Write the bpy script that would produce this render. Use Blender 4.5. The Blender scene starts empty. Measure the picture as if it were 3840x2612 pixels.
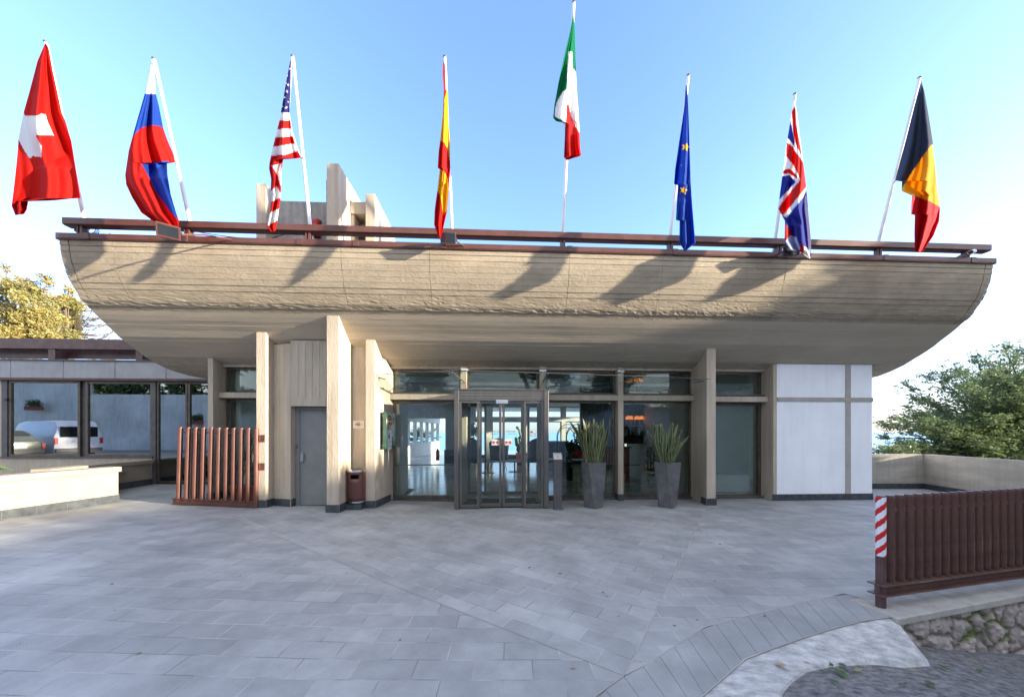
import bpy, bmesh, math, random
from mathutils import Vector, Matrix, noise
R = math.radians
random.seed(7)
sc = bpy.context.scene
C = sc.collection
# ------------------------------------------------------------------ camera, sky, sun, exposure
F, H, CX, HY = 1310., 1.6, 1920., 1620.
PHI = math.atan(F*3.9e-5)
SP, CP = math.sin(PHI), math.cos(PHI)
cd = bpy.data.cameras.new('camera'); cam = bpy.data.objects.new('camera', cd); C.objects.link(cam)
cam.location = (0, 0, H); cam.rotation_euler = (R(90), 0, -PHI)
cd.sensor_width = 36; cd.lens = 36*F/3840; cd.shift_y = (HY-1306)/3840
cd.clip_start = .05; cd.clip_end = 60000
sc.camera = cam
SUN = Vector((1, -.30, .175)).normalized()
SEL = math.asin(SUN.z); SAZ = math.atan2(SUN.x, SUN.y)
w = bpy.data.worlds.new("World"); sc.world = w; w.use_nodes = True
nt = w.node_tree; bg = nt.nodes['Background']
sky = nt.nodes.new('ShaderNodeTexSky'); sky.sky_type = 'NISHITA'; sky.sun_disc = False
sky.sun_elevation = SEL; sky.sun_rotation = SAZ; sky.altitude = 60; sky.air_density = 1.0; sky.dust_density = .8; sky.ozone_density = 3.0
tcw = nt.nodes.new('ShaderNodeTexCoord'); sxyz = nt.nodes.new('ShaderNodeSeparateXYZ'); nt.links.new(tcw.outputs['Generated'], sxyz.inputs[0])
gr_ = nt.nodes.new('ShaderNodeMix'); gr_.data_type = 'RGBA'; gr_.blend_type = 'MULTIPLY'; gr_.inputs[0].default_value = 1; gr_.inputs[7].default_value = (.70, .63, .76, 1)
nt.links.new(sky.outputs[0], gr_.inputs[6])
ab_ = nt.nodes.new('ShaderNodeMath'); ab_.operation = 'ABSOLUTE'; nt.links.new(sxyz.outputs[2], ab_.inputs[0])
rm = nt.nodes.new('ShaderNodeMapRange'); rm.interpolation_type = 'SMOOTHERSTEP'; rm.inputs[1].default_value = 0; rm.inputs[2].default_value = .30; rm.inputs[3].default_value = .66; rm.inputs[4].default_value = 0
nt.links.new(ab_.outputs[0], rm.inputs[0])
hz = nt.nodes.new('ShaderNodeMix'); hz.data_type = 'RGBA'; hz.inputs[7].default_value = (.70, .82, .93, 1); nt.links.new(rm.outputs[0], hz.inputs[0]); nt.links.new(gr_.outputs[2], hz.inputs[6])
# unseen white cloud added overhead and behind the camera, brightens ground and facades
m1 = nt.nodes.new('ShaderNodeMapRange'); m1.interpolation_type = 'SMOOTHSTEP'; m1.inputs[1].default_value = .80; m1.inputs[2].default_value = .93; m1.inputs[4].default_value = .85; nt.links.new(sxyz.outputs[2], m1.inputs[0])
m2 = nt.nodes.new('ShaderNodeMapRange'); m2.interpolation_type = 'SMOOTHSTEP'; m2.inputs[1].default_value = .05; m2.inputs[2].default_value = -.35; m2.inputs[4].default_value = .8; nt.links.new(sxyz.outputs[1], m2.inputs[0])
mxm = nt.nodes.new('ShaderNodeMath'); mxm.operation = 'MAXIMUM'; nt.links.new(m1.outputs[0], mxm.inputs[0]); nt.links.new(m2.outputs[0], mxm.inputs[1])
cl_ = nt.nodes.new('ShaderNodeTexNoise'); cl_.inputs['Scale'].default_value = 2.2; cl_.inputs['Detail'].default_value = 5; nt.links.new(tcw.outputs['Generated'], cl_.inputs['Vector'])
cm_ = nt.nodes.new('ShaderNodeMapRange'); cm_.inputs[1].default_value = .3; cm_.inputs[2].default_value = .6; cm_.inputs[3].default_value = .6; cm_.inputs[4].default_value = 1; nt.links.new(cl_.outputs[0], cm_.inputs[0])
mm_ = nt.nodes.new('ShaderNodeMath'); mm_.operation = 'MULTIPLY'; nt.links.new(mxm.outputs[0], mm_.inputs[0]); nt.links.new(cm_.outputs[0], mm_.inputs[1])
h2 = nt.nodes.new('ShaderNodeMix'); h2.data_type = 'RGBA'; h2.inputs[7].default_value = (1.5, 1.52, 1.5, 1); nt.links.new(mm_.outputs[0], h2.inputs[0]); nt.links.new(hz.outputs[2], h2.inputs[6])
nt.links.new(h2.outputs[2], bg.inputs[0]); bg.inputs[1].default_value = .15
sl = bpy.data.lights.new('sun', 'SUN'); sl.energy = 2.0; sl.angle = R(.8); sl.color = (1, .87, .68)
so = bpy.data.objects.new('sun', sl); C.objects.link(so); so.rotation_euler = (-SUN).to_track_quat('-Z', 'Y').to_euler(); so.location = (30, -12, 20)
sc.view_settings.view_transform = 'Standard'; sc.view_settings.look = 'None'; sc.view_settings.exposure = 3.06; sc.view_settings.gamma = 1
sc.render.engine = 'CYCLES'; sc.cycles.max_bounces = 10; sc.cycles.transparent_max_bounces = 24; sc.cycles.use_denoising = True
sc.cycles.sample_clamp_indirect = 6; sc.cycles.caustics_reflective = False; sc.cycles.caustics_refractive = False
# ------------------------------------------------------------------ measuring helpers (photograph pixel -> point in the scene)
def ray(x, y):
    u = (x-CX)/F; v = (HY-y)/F
    return Vector((SP+u*CP, CP-u*SP, v))
CAM = Vector((0, 0, H))
def PY(x, y, Y): d = ray(x, y); return CAM + d*(Y/d.y)
def PX(x, y, X): d = ray(x, y); return CAM + d*(X/d.x)
def PZ(x, y, Z): d = ray(x, y); return CAM + d*((Z-H)/d.z)
def gz(X): return .028*max(0, -X-1) if X > -14 else .028*13
def PG(x, y):
    Z = 0
    for i in range(25):
        p = PZ(x, y, Z); Z = gz(p.x)
    return p
def zr(X, Y=0):
    t = (X-2.6)/.35
    sp = .35*(math.log(1+math.exp(t)) if t < 20 else t)
    return -.07 - .2*sp + gz(X)
# ------------------------------------------------------------------ materials
def newmat(name):
    m = bpy.data.materials.new(name); m.use_nodes = True
    return m, m.node_tree, m.node_tree.nodes['Principled BSDF']
def pm(name, col, rough=.7, var=.12, scale=3., bump=0, bscale=40., metal=0, stretch=(1, 1, 1), col2=None, spec=.5, coat=0, streak=0):
    m, t, b = newmat(name); N = t.nodes; L = t.links
    tc = N.new('ShaderNodeTexCoord'); mp = N.new('ShaderNodeMapping'); mp.inputs['Scale'].default_value = stretch
    L.new(tc.outputs['Object'], mp.inputs[0])
    n = N.new('ShaderNodeTexNoise'); n.inputs['Scale'].default_value = scale; n.inputs['Detail'].default_value = 6; n.inputs['Roughness'].default_value = .65
    L.new(mp.outputs[0], n.inputs['Vector'])
    cr = N.new('ShaderNodeValToRGB'); e = cr.color_ramp.elements
    c2 = col2 or tuple(c*(1-2*var) for c in col); c1 = col if col2 else tuple(min(1, c*(1+var)) for c in col)
    e[0].position = .32; e[1].position = .68; e[0].color = (*c2, 1); e[1].color = (*c1, 1)
    L.new(n.outputs[0], cr.inputs[0]); out = cr.outputs[0]
    if streak:
        m2 = N.new('ShaderNodeMapping'); m2.inputs['Scale'].default_value = (9, 9, .5); L.new(tc.outputs['Object'], m2.inputs[0])
        n3 = N.new('ShaderNodeTexNoise'); n3.inputs['Scale'].default_value = 1.2; n3.inputs['Detail'].default_value = 5; L.new(m2.outputs[0], n3.inputs['Vector'])
        r3 = N.new('ShaderNodeMapRange'); r3.inputs[1].default_value = .45; r3.inputs[2].default_value = .75; r3.inputs[3].default_value = 1; r3.inputs[4].default_value = 1-streak
        L.new(n3.outputs[0], r3.inputs[0])
        mx = N.new('ShaderNodeMix'); mx.data_type = 'RGBA'; mx.blend_type = 'MULTIPLY'; mx.inputs[0].default_value = 1
        L.new(out, mx.inputs[6]); L.new(r3.outputs[0], mx.inputs[7]); out = mx.outputs[2]
    L.new(out, b.inputs['Base Color'])
    b.inputs['Roughness'].default_value = rough; b.inputs['Metallic'].default_value = metal
    b.inputs['Specular IOR Level'].default_value = spec; b.inputs['Coat Weight'].default_value = coat
    if bump:
        n2 = N.new('ShaderNodeTexNoise'); n2.inputs['Scale'].default_value = bscale; n2.inputs['Detail'].default_value = 8; n2.inputs['Roughness'].default_value = .7
        L.new(mp.outputs[0], n2.inputs['Vector'])
        bp = N.new('ShaderNodeBump'); bp.inputs['Strength'].default_value = bump; bp.inputs['Distance'].default_value = .02
        L.new(n2.outputs[0], bp.inputs['Height']); L.new(bp.outputs[0], b.inputs['Normal'])
    return m
def glassmat(name, tint=(.86, .93, .9), ior=1.5, refl=1.0, rough=0.0):
    m, t, b = newmat(name); N = t.nodes; L = t.links; N.remove(b)
    tr = N.new('ShaderNodeBsdfTransparent'); tr.inputs[0].default_value = (*tint, 1)
    gl = N.new('ShaderNodeBsdfGlossy'); gl.inputs['Roughness'].default_value = rough; gl.inputs[0].default_value = (.95, 1, .98, 1)
    fr = N.new('ShaderNodeFresnel'); fr.inputs[0].default_value = ior
    mu = N.new('ShaderNodeMath'); mu.operation = 'MULTIPLY'; mu.use_clamp = True; mu.inputs[1].default_value = refl
    L.new(fr.outputs[0], mu.inputs[0])
    mx = N.new('ShaderNodeMixShader'); L.new(mu.outputs[0], mx.inputs[0]); L.new(tr.outputs[0], mx.inputs[1]); L.new(gl.outputs[0], mx.inputs[2])
    L.new(mx.outputs[0], N['Material Output'].inputs[0])
    return m
def leafmat(name, ca, cb, sc_=1.5, trans=.35):
    m, t, b = newmat(name); N = t.nodes; L = t.links
    tc = N.new('ShaderNodeTexCoord'); n = N.new('ShaderNodeTexNoise'); n.inputs['Scale'].default_value = sc_; n.inputs['Detail'].default_value = 8; n.inputs['Roughness'].default_value = .8
    L.new(tc.outputs['Object'], n.inputs['Vector'])
    cr = N.new('ShaderNodeValToRGB'); e = cr.color_ramp.elements; e[0].position = .35; e[1].position = .65; e[0].color = (*ca, 1); e[1].color = (*cb, 1)
    L.new(n.outputs[0], cr.inputs[0]); L.new(cr.outputs[0], b.inputs['Base Color']); b.inputs['Roughness'].default_value = .55
    tl = N.new('ShaderNodeBsdfTranslucent'); L.new(cr.outputs[0], tl.inputs[0])
    mx = N.new('ShaderNodeMixShader'); mx.inputs[0].default_value = trans
    L.new(b.outputs[0], mx.inputs[1]); L.new(tl.outputs[0], mx.inputs[2]); L.new(mx.outputs[0], N['Material Output'].inputs[0])
    return m
def attrmat(name, rough=.8, trans=0., glossy=.3):
    m, t, b = newmat(name); N = t.nodes; L = t.links
    a = N.new('ShaderNodeAttribute'); a.attribute_name = 'Col'
    L.new(a.outputs[0], b.inputs['Base Color']); b.inputs['Roughness'].default_value = rough; b.inputs['Specular IOR Level'].default_value = glossy
    if trans:
        tl = N.new('ShaderNodeBsdfTranslucent'); L.new(a.outputs[0], tl.inputs[0])
        mx = N.new('ShaderNodeMixShader'); mx.inputs[0].default_value = trans
        L.new(b.outputs[0], mx.inputs[1]); L.new(tl.outputs[0], mx.inputs[2]); L.new(mx.outputs[0], N['Material Output'].inputs[0])
    return m
def paver(name, ang, off=(0, 0), w_=.4, h_=.2, ca=(.268, .278, .276), cb=(.352, .36, .356)):
    m, t, b = newmat(name); N = t.nodes; L = t.links
    tc = N.new('ShaderNodeTexCoord'); mp = N.new('ShaderNodeMapping'); mp.vector_type = 'TEXTURE'
    mp.inputs['Rotation'].default_value = (0, 0, ang); mp.inputs['Location'].default_value = (off[0], off[1], 0)
    L.new(tc.outputs['Object' if w_ else 'UV'], mp.inputs[0])
    # slightly wandering joints
    wn = N.new('ShaderNodeTexNoise'); wn.inputs['Scale'].default_value = 1.3; L.new(mp.outputs[0], wn.inputs['Vector'])
    va = N.new('ShaderNodeVectorMath'); va.operation = 'SCALE'; va.inputs[3].default_value = .012; L.new(wn.outputs['Color'], va.inputs[0])
    vb = N.new('ShaderNodeVectorMath'); vb.operation = 'ADD'; L.new(mp.outputs[0], vb.inputs[0]); L.new(va.outputs[0], vb.inputs[1])
    br = N.new('ShaderNodeTexBrick'); br.offset = .5; br.squash = 1
    L.new(vb.outputs[0], br.inputs['Vector'])
    br.inputs['Color1'].default_value = (0, 0, 0, 1); br.inputs['Color2'].default_value = (1, 1, 1, 1); br.inputs['Mortar'].default_value = (.5, .5, .5, 1)
    br.inputs['Scale'].default_value = 1; br.inputs['Mortar Size'].default_value = .0036; br.inputs['Mortar Smooth'].default_value = .2
    br.inputs['Brick Width'].default_value = w_; br.inputs['Row Height'].default_value = h_; br.inputs['Bias'].default_value = 0
    cr = N.new('ShaderNodeMix'); cr.data_type = 'RGBA'; cr.inputs[6].default_value = (*ca, 1); cr.inputs[7].default_value = (*cb, 1); L.new(br.outputs['Color'], cr.inputs[0])
    # blotchy lava stone tone, large and small
    n1 = N.new('ShaderNodeTexNoise'); n1.inputs['Scale'].default_value = 1.6; n1.inputs['Detail'].default_value = 8; n1.inputs['Roughness'].default_value = .65; L.new(mp.outputs[0], n1.inputs['Vector'])
    n2 = N.new('ShaderNodeTexNoise'); n2.inputs['Scale'].default_value = 130; n2.inputs['Detail'].default_value = 3; L.new(mp.outputs[0], n2.inputs['Vector'])
    n4 = N.new('ShaderNodeTexNoise'); n4.inputs['Scale'].default_value = .45; n4.inputs['Detail'].default_value = 9; n4.inputs['Roughness'].default_value = .72; L.new(tc.outputs['Object'], n4.inputs['Vector'])
    r4 = N.new('ShaderNodeMapRange'); r4.inputs[1].default_value = .38; r4.inputs[2].default_value = .62; r4.inputs[3].default_value = .80; r4.inputs[4].default_value = 1.10; L.new(n4.outputs[0], r4.inputs[0])
    vo = N.new('ShaderNodeTexVoronoi'); vo.inputs['Scale'].default_value = 2.6; L.new(tc.outputs['Object'], vo.inputs['Vector'])
    r5 = N.new('ShaderNodeMapRange'); r5.inputs[1].default_value = .012; r5.inputs[2].default_value = .035; r5.inputs[3].default_value = .55; r5.inputs[4].default_value = 1; L.new(vo.outputs['Distance'], r5.inputs[0])
    m45 = N.new('ShaderNodeMath'); m45.operation = 'MULTIPLY'; L.new(r4.outputs[0], m45.inputs[0]); L.new(r5.outputs[0], m45.inputs[1])
    # turned arcs cut in some slabs
    wv = N.new('ShaderNodeTexWave'); wv.wave_type = 'RINGS'; wv.rings_direction = 'Z'; wv.inputs['Scale'].default_value = 42; wv.inputs['Distortion'].default_value = 1.5; wv.inputs['Detail'].default_value = 1
    fr = N.new('ShaderNodeVectorMath'); fr.operation = 'FRACTION'; sc1 = N.new('ShaderNodeVectorMath'); sc1.operation = 'MULTIPLY'; sc1.inputs[1].default_value = (.5, .5, 0)
    L.new(mp.outputs[0], sc1.inputs[0]); L.new(sc1.outputs[0], fr.inputs[0]); L.new(fr.outputs[0], wv.inputs['Vector'])
    gt = N.new('ShaderNodeMath'); gt.operation = 'GREATER_THAN'; gt.inputs[1].default_value = .45; L.new(br.outputs['Color'], gt.inputs[0])
    wm = N.new('ShaderNodeMath'); wm.operation = 'MULTIPLY'; L.new(gt.outputs[0], wm.inputs[0]); L.new(wv.outputs[1], wm.inputs[1])
    ma = N.new('ShaderNodeMath'); ma.operation = 'MULTIPLY_ADD'; ma.inputs[1].default_value = 1.0; ma.inputs[2].default_value = .42; L.new(n1.outputs[0], ma.inputs[0])
    mb = N.new('ShaderNodeMath'); mb.operation = 'MULTIPLY_ADD'; mb.inputs[1].default_value = .22; L.new(n2.outputs[0], mb.inputs[0]); L.new(ma.outputs[0], mb.inputs[2])
    mc = N.new('ShaderNodeMath'); mc.operation = 'MULTIPLY_ADD'; mc.inputs[1].default_value = -.07; L.new(wm.outputs[0], mc.inputs[0]); L.new(mb.outputs[0], mc.inputs[2])
    mul = N.new('ShaderNodeMix'); mul.data_type = 'RGBA'; mul.blend_type = 'MULTIPLY'; mul.inputs[0].default_value = 1; md_ = N.new('ShaderNodeMath'); md_.operation = 'MULTIPLY'; L.new(mc.outputs[0], md_.inputs[0]); L.new(m45.outputs[0], md_.inputs[1]); L.new(cr.outputs[2], mul.inputs[6]); L.new(md_.outputs[0], mul.inputs[7])
    # joint: pale grout with dirty stretches
    gn = N.new('ShaderNodeTexNoise'); gn.inputs['Scale'].default_value = 2.3; gn.inputs['Detail'].default_value = 4; L.new(mp.outputs[0], gn.inputs['Vector'])
    gr = N.new('ShaderNodeValToRGB'); ge = gr.color_ramp.elements; ge[0].position = .42; ge[1].position = .58; ge[0].color = (.16, .16, .16, 1); ge[1].color = (.42, .42, .41, 1); L.new(gn.outputs[0], gr.inputs[0])
    fin = N.new('ShaderNodeMix'); fin.data_type = 'RGBA'; L.new(br.outputs['Fac'], fin.inputs[0]); L.new(mul.outputs[2], fin.inputs[6]); L.new(gr.outputs[0], fin.inputs[7])
    L.new(fin.outputs[2], b.inputs['Base Color']); b.inputs['Roughness'].default_value = .62; b.inputs['Specular IOR Level'].default_value = .35
    bp = N.new('ShaderNodeBump'); bp.inputs['Strength'].default_value = .5; bp.inputs['Distance'].default_value = .003; bp.invert = True
    L.new(br.outputs['Fac'], bp.inputs['Height']); L.new(bp.outputs[0], b.inputs['Normal'])
    return m
M = {}
M['conc'] = pm('beige_concrete', (.49, .42, .33), .85, .08, 2.5, .7, 22, stretch=(2.2, 2.2, .4), streak=.16)
M['hull'] = pm('board_concrete', (.40, .335, .245), .88, .10, 4, .8, 34, stretch=(.5, 1, 1), streak=.05)
M['hull2'] = pm('smooth_board_concrete', (.50, .43, .335), .88, .06, 2.2, .25, 30, stretch=(.4, 1, 1))
M['strip'] = pm('grey_beige_strip', (.40, .37, .33), .88, .08, 3, .4, 30)
M['conc_grey'] = pm('grey_concrete', (.36, .34, .31), .88, .16, 3, .5, 40, streak=.35)
M['parapet'] = pm('parapet_concrete', (.42, .39, .33), .9, .12, 2.5, .6, 30, stretch=(.4, .4, 1.6), streak=.15)
M['white'] = pm('white_plaster', (.88, .90, .94), .9, .035, 1.1, .25, 40, streak=.05)
M['lowwall'] = pm('cream_plaster', (.34, .29, .225), .9, .05, 3, .25, 50)
M['slate'] = pm('dark_slate_tile', (.055, .065, .075), .45, .25, 9, .15, 60)
M['grout'] = pm('grout', (.3, .3, .29), .9)
M['brown'] = pm('brown_steel', (.115, .043, .032), .42, .12, 5, .05, 90, spec=.5)
M['brown2'] = pm('old_brown_steel', (.12, .058, .047), .34, .2, 6, .08, 70, streak=.2)
M['rust'] = pm('rusty_steel', (.13, .06, .045), .6, .3, 14, .2, 50, col2=(.07, .045, .04))
M['bronze'] = pm('bronze_frame', (.15, .125, .095), .35, .15, 6, metal=.6)
M['steel'] = pm('brushed_steel', (.20, .185, .17), .34, .12, 3, metal=.85, stretch=(14, 14, .6))
M['steel2'] = pm('bright_steel', (.75, .75, .75), .2, .05, 4, metal=1)
M['dkmetal'] = pm('dark_metal', (.09, .085, .09), .45, .15, 6)
M['pole'] = pm('white_pole', (.78, .78, .77), .35, .05, 5, spec=.6)
M['panel'] = pm('grey_facing', (.33, .325, .33), .5, .07, 2.5, .05, 30, streak=.08)
M['door'] = pm('grey_door_paint', (.23, .235, .23), .5, .06, 3)
M['glass'] = glassmat('window_glass', (.90, .95, .93), 1.5, 1.2)
M['glassd'] = glassmat('annex_glass', (.5, .6, .58), 1.6, 5.0)
M['glassb'] = glassmat('back_glass', (.95, .98, 1), 1.3, 1.0)
M['glassc'] = glassmat('canopy_glass', (.94, .97, .96), 1.35, .35)
M['floor'] = pm('polished_floor', (.5, .53, .54), .16, .2, 1.2, .03, 6, spec=.7)
M['ceil'] = pm('interior_ceiling', (.78, .80, .78), .8)
M['iwall'] = pm('interior_wall', (.74, .73, .66), .8, .04)
M['iwhite'] = pm('interior_white', (.78, .8, .8), .7, .03)
M['idark'] = pm('interior_dark', (.06, .065, .07), .4, .1)
M['mat'] = pm('door_mat', (.035, .033, .035), .95, .2, 60, .3, 200)
M['wood'] = pm('red_wood', (.28, .09, .035), .4, .25, 4, stretch=(1, 1, 8))
M['asphalt'] = pm('asphalt', (.36, .36, .355), .9, .35, 22, 1.4, 60, stretch=(.6, 1.4, 1), col2=(.09, .09, .095))
M['ramp'] = pm('scraped_concrete', (.74, .74, .72), .85, .2, 9, 1.0, 40, stretch=(.8, 2.6, 1), col2=(.33, .335, .33))
M['coping'] = pm('coping_concrete', (.42, .40, .36), .9, .15, 4, .5, 60)
M['soil'] = pm('dry_hillside', (.12, .12, .07), .95, .3, .4, .5, 3)
M['trunk'] = pm('bark', (.16, .12, .09), .9, .3, 8, .6, 20)
M['pot'] = pm('grey_fibre_pot', (.12, .12, .125), .42, .2, 5, .1, 30)
M['terra'] = pm('terracotta', (.34, .075, .035), .7, .15, 5)
M['red'] = pm('red_plastic', (.5, .02, .015), .3, .1)
M['leafy'] = leafmat('yellow_green_leaves', (.22, .23, .075), (.50, .40, .14), .9)
M['leafd'] = leafmat('dark_green_leaves', (.05, .09, .035), (.19, .25, .11), 1.2)
M['leafa'] = leafmat('tall_conifer_leaves', (.16, .17, .05), (.30, .27, .08), 2)
M['leafg'] = leafmat('garden_leaves', (.035, .09, .025), (.13, .22, .06), 3)
M['pink'] = leafmat('pink_petals', (.55, .05, .15), (.8, .2, .35), 6)
M['cactus'] = leafmat('cactus_green', (.04, .09, .06), (.10, .18, .11), 3, .05)
M['attr'] = attrmat('printed_surface', .5)
M['cloth'] = attrmat('flag_cloth', .75, .52, .12)
M['black'] = pm('black_paint', (.012, .012, .014), .35, .1)
M['chair'] = pm('chair_leather', (.16, .17, .16), .45, .15)
M['blue'] = pm('blue_upholstery', (.03, .08, .16), .6, .2)
M['stone_ped'] = pm('aged_plaster', (.38, .37, .24), .8, .25, 6, .3, 40)
M['vanw'] = pm('van_paint', (.78, .8, .83), .25, .02, coat=.5)
M['carg'] = pm('car_paint', (.16, .17, .15), .25, .05, coat=.8, metal=.4)
M['tyre'] = pm('tyre_rubber', (.02, .02, .02), .8)
M['cglass'] = pm('dark_car_glass', (.02, .025, .03), .06, .1, spec=.9)
M['siding'] = pm('pale_wall', (.86, .80, .70), .9, .12, .6, .3, 12, streak=.2)
m, t, b = newmat('sea_water'); b.inputs['Base Color'].default_value = (.045, .22, .34, 1); b.inputs['Roughness'].default_value = .22; b.inputs['Specular IOR Level'].default_value = .5
n = t.nodes.new('ShaderNodeTexNoise'); n.inputs['Scale'].default_value = .004; n.inputs['Detail'].default_value = 9
cr = t.nodes.new('ShaderNodeValToRGB'); cr.color_ramp.elements[0].color = (.10, .34, .46, 1); cr.color_ramp.elements[1].color = (.14, .42, .54, 1); tc = t.nodes.new('ShaderNodeTexCoord')
t.links.new(tc.outputs['Object'], n.inputs['Vector']); t.links.new(n.outputs[0], cr.inputs[0]); t.links.new(cr.outputs[0], b.inputs['Base Color']); M['sea'] = m
def emat(name, col, s):
    m, t, b = newmat(name); b.inputs['Emission Color'].default_value = (*col, 1); b.inputs['Emission Strength'].default_value = s; b.inputs['Base Color'].default_value = (*col, 1)
    n = t.nodes.new('ShaderNodeTexNoise'); n.inputs['Scale'].default_value = 20; r = t.nodes.new('ShaderNodeMapRange'); r.inputs[3].default_value = s*.7; r.inputs[4].default_value = s*1.3
    t.links.new(n.outputs[0], r.inputs[0]); t.links.new(r.outputs[0], b.inputs['Emission Strength']); return m
M['lamp'] = emat('orange_lamp_glow', (1, .26, .04), .12)
# ------------------------------------------------------------------ mesh helpers
def rootoff(p):
    v = Vector((0, 0, 0))
    while p: v = v + p.location; p = p.parent
    return v
def tag(o, label=None, cat=None, group=None, kind=None):
    if label: o['label'] = label
    if cat: o['category'] = cat
    if group: o['group'] = group
    if kind: o['kind'] = kind
    return o
def thing(name, loc, label, cat, group=None):
    o = bpy.data.objects.new(name, None); C.objects.link(o); o.location = loc; o.empty_display_size = .2
    return tag(o, label, cat, group)
class MB:
    def __init__(s): s.v = []; s.f = []; s.mi = []; s.col = None
    def add(s, vs, fs):
        o = len(s.v); s.v += [Vector(v) for v in vs]; s.f += [tuple(i+o for i in f) for f in fs]; return s
    def box(s, x0, x1, y0, y1, z0, z1):
        return s.add([(x0, y0, z0), (x1, y0, z0), (x1, y1, z0), (x0, y1, z0), (x0, y0, z1), (x1, y0, z1), (x1, y1, z1), (x0, y1, z1)],
                     [(0, 3, 2, 1), (4, 5, 6, 7), (0, 1, 5, 4), (1, 2, 6, 5), (2, 3, 7, 6), (3, 0, 4, 7)])
    def obox(s, a, b, t, z0, z1, side=0):
        """upright slab from a to b (XY), thickness t (side -1..1 shifts), z0..z1"""
        a = Vector(a[:2]); b = Vector(b[:2]); d = (b-a).normalized(); n = Vector((-d.y, d.x))
        o1 = n*(t*(.5+side*.5)); o0 = n*(-t*(.5-side*.5))
        return s.prism([a+o0, b+o0, b+o1, a+o1], z0, z1)
    def prism(s, pts, z0, z1, zf=None):
        n = len(pts); A = sum(pts[i][0]*pts[(i+1) % n][1]-pts[(i+1) % n][0]*pts[i][1] for i in range(n))
        if A < 0: pts = list(reversed(pts))
        vs = [(p[0], p[1], z0) for p in pts]+[(p[0], p[1], z1) for p in pts]
        return s.add(vs, [tuple(range(n-1, -1, -1)), tuple(range(n, 2*n))]+[(i, (i+1) % n, n+(i+1) % n, n+i) for i in range(n)])
    def prismx(s, pts, x0, x1):
        """polygon of (y,z) pushed along x"""
        n = len(pts); A = sum(pts[i][0]*pts[(i+1) % n][1]-pts[(i+1) % n][0]*pts[i][1] for i in range(n))
        if A < 0: pts = list(reversed(pts))
        vs = [(x0, p[0], p[1]) for p in pts]+[(x1, p[0], p[1]) for p in pts]
        return s.add(vs, [tuple(range(n-1, -1, -1)), tuple(range(n, 2*n))]+[(i, (i+1) % n, n+(i+1) % n, n+i) for i in range(n)])
    def tube(s, pts, r, n=8, cap=True):
        pts = [Vector(p) for p in pts]; rs = r if isinstance(r, (list, tuple)) else [r]*len(pts)
        rings = []; up = None
        for i, p in enumerate(pts):
            d = (pts[min(i+1, len(pts)-1)]-pts[max(i-1, 0)])
            if d.length < 1e-9: d = Vector((0, 0, 1))
            d.normalize()
            if up is None: up = Vector((1, 0, 0)) if abs(d.x) < .9 else Vector((0, 1, 0))
            a = (up-d*up.dot(d)).normalized(); b_ = d.cross(a); up = a
            rings.append([p+(a*math.cos(2*math.pi*k/n)+b_*math.sin(2*math.pi*k/n))*rs[i] for k in range(n)])
        o = len(s.v); s.v += [v for rg in rings for v in rg]
        for i in range(len(pts)-1):
            for k in range(n): s.f.append((o+i*n+k, o+i*n+(k+1) % n, o+(i+1)*n+(k+1) % n, o+(i+1)*n+k))
        if cap: s.f.append(tuple(o+k for k in range(n-1, -1, -1))); s.f.append(tuple(o+(len(pts)-1)*n+k for k in range(n)))
        return s
    def lathe(s, c, prof, n=20):
        """profile of (r,z) about vertical axis at c"""
        o = len(s.v)
        for r, z in prof:
            for k in range(n): a = 2*math.pi*k/n; s.v.append(Vector((c[0]+r*math.cos(a), c[1]+r*math.sin(a), c[2]+z)))
        for i in range(len(prof)-1):
            for k in range(n): s.f.append((o+i*n+k, o+i*n+(k+1) % n, o+(i+1)*n+(k+1) % n, o+(i+1)*n+k))
        s.f.append(tuple(o+k for k in range(n-1, -1, -1))); s.f.append(tuple(o+(len(prof)-1)*n+k for k in range(n)))
        return s
    def ball(s, c, r, sx=1, sy=1, sz=1, n=12, m=8, jit=0):
        prof = []
        o = len(s.v)
        for i in range(m+1):
            th = math.pi*i/m
            for k in range(n):
                a = 2*math.pi*k/n; j = 1+random.uniform(-jit, jit)
                s.v.append(Vector((c[0]+r*sx*math.sin(th)*math.cos(a)*j, c[1]+r*sy*math.sin(th)*math.sin(a)*j, c[2]-r*sz*math.cos(th)*j)))
        for i in range(m):
            for k in range(n): s.f.append((o+i*n+k, o+i*n+(k+1) % n, o+(i+1)*n+(k+1) % n, o+(i+1)*n+k))
        return s
    def xform(s, mtx, start=0):
        for i in range(start, len(s.v)): s.v[i] = mtx @ s.v[i]
        return s
    def build(s, name, mat, parent=None, bevel=0, smooth=False, loc=None):
        me = bpy.data.meshes.new(name); off = rootoff(parent) if parent else Vector(loc or (0, 0, 0))
        me.from_pydata([v-off for v in s.v], [], s.f); me.update()
        o = bpy.data.objects.new(name, me); C.objects.link(o)
        if parent: o.parent = parent
        else: o.location = off
        me.materials.append(M[mat] if isinstance(mat, str) else mat)
        if s.col:
            ca = me.color_attributes.new('Col', 'FLOAT_COLOR', 'CORNER' if s.col[0] == 'F' else 'POINT')
            if s.col[0] == 'F':
                i = 0
                for f, c in zip(me.polygons, s.col[1]):
                    for _ in f.vertices: ca.data[i].color = (*c, 1); i += 1
            else:
                for i, c in enumerate(s.col[1]): ca.data[i].color = (*c, 1)
        if bevel:
            bm = bmesh.new(); bm.from_mesh(me); bmesh.ops.remove_doubles(bm, verts=bm.verts, dist=1e-5)
            ed = [e for e in bm.edges if len(e.link_faces) == 2 and e.calc_face_angle(0) > .6]
            bmesh.ops.bevel(bm, geom=ed, offset=bevel, segments=2, affect='EDGES', profile=.5, clamp_overlap=True); bm.to_mesh(me); bm.free()
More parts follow.
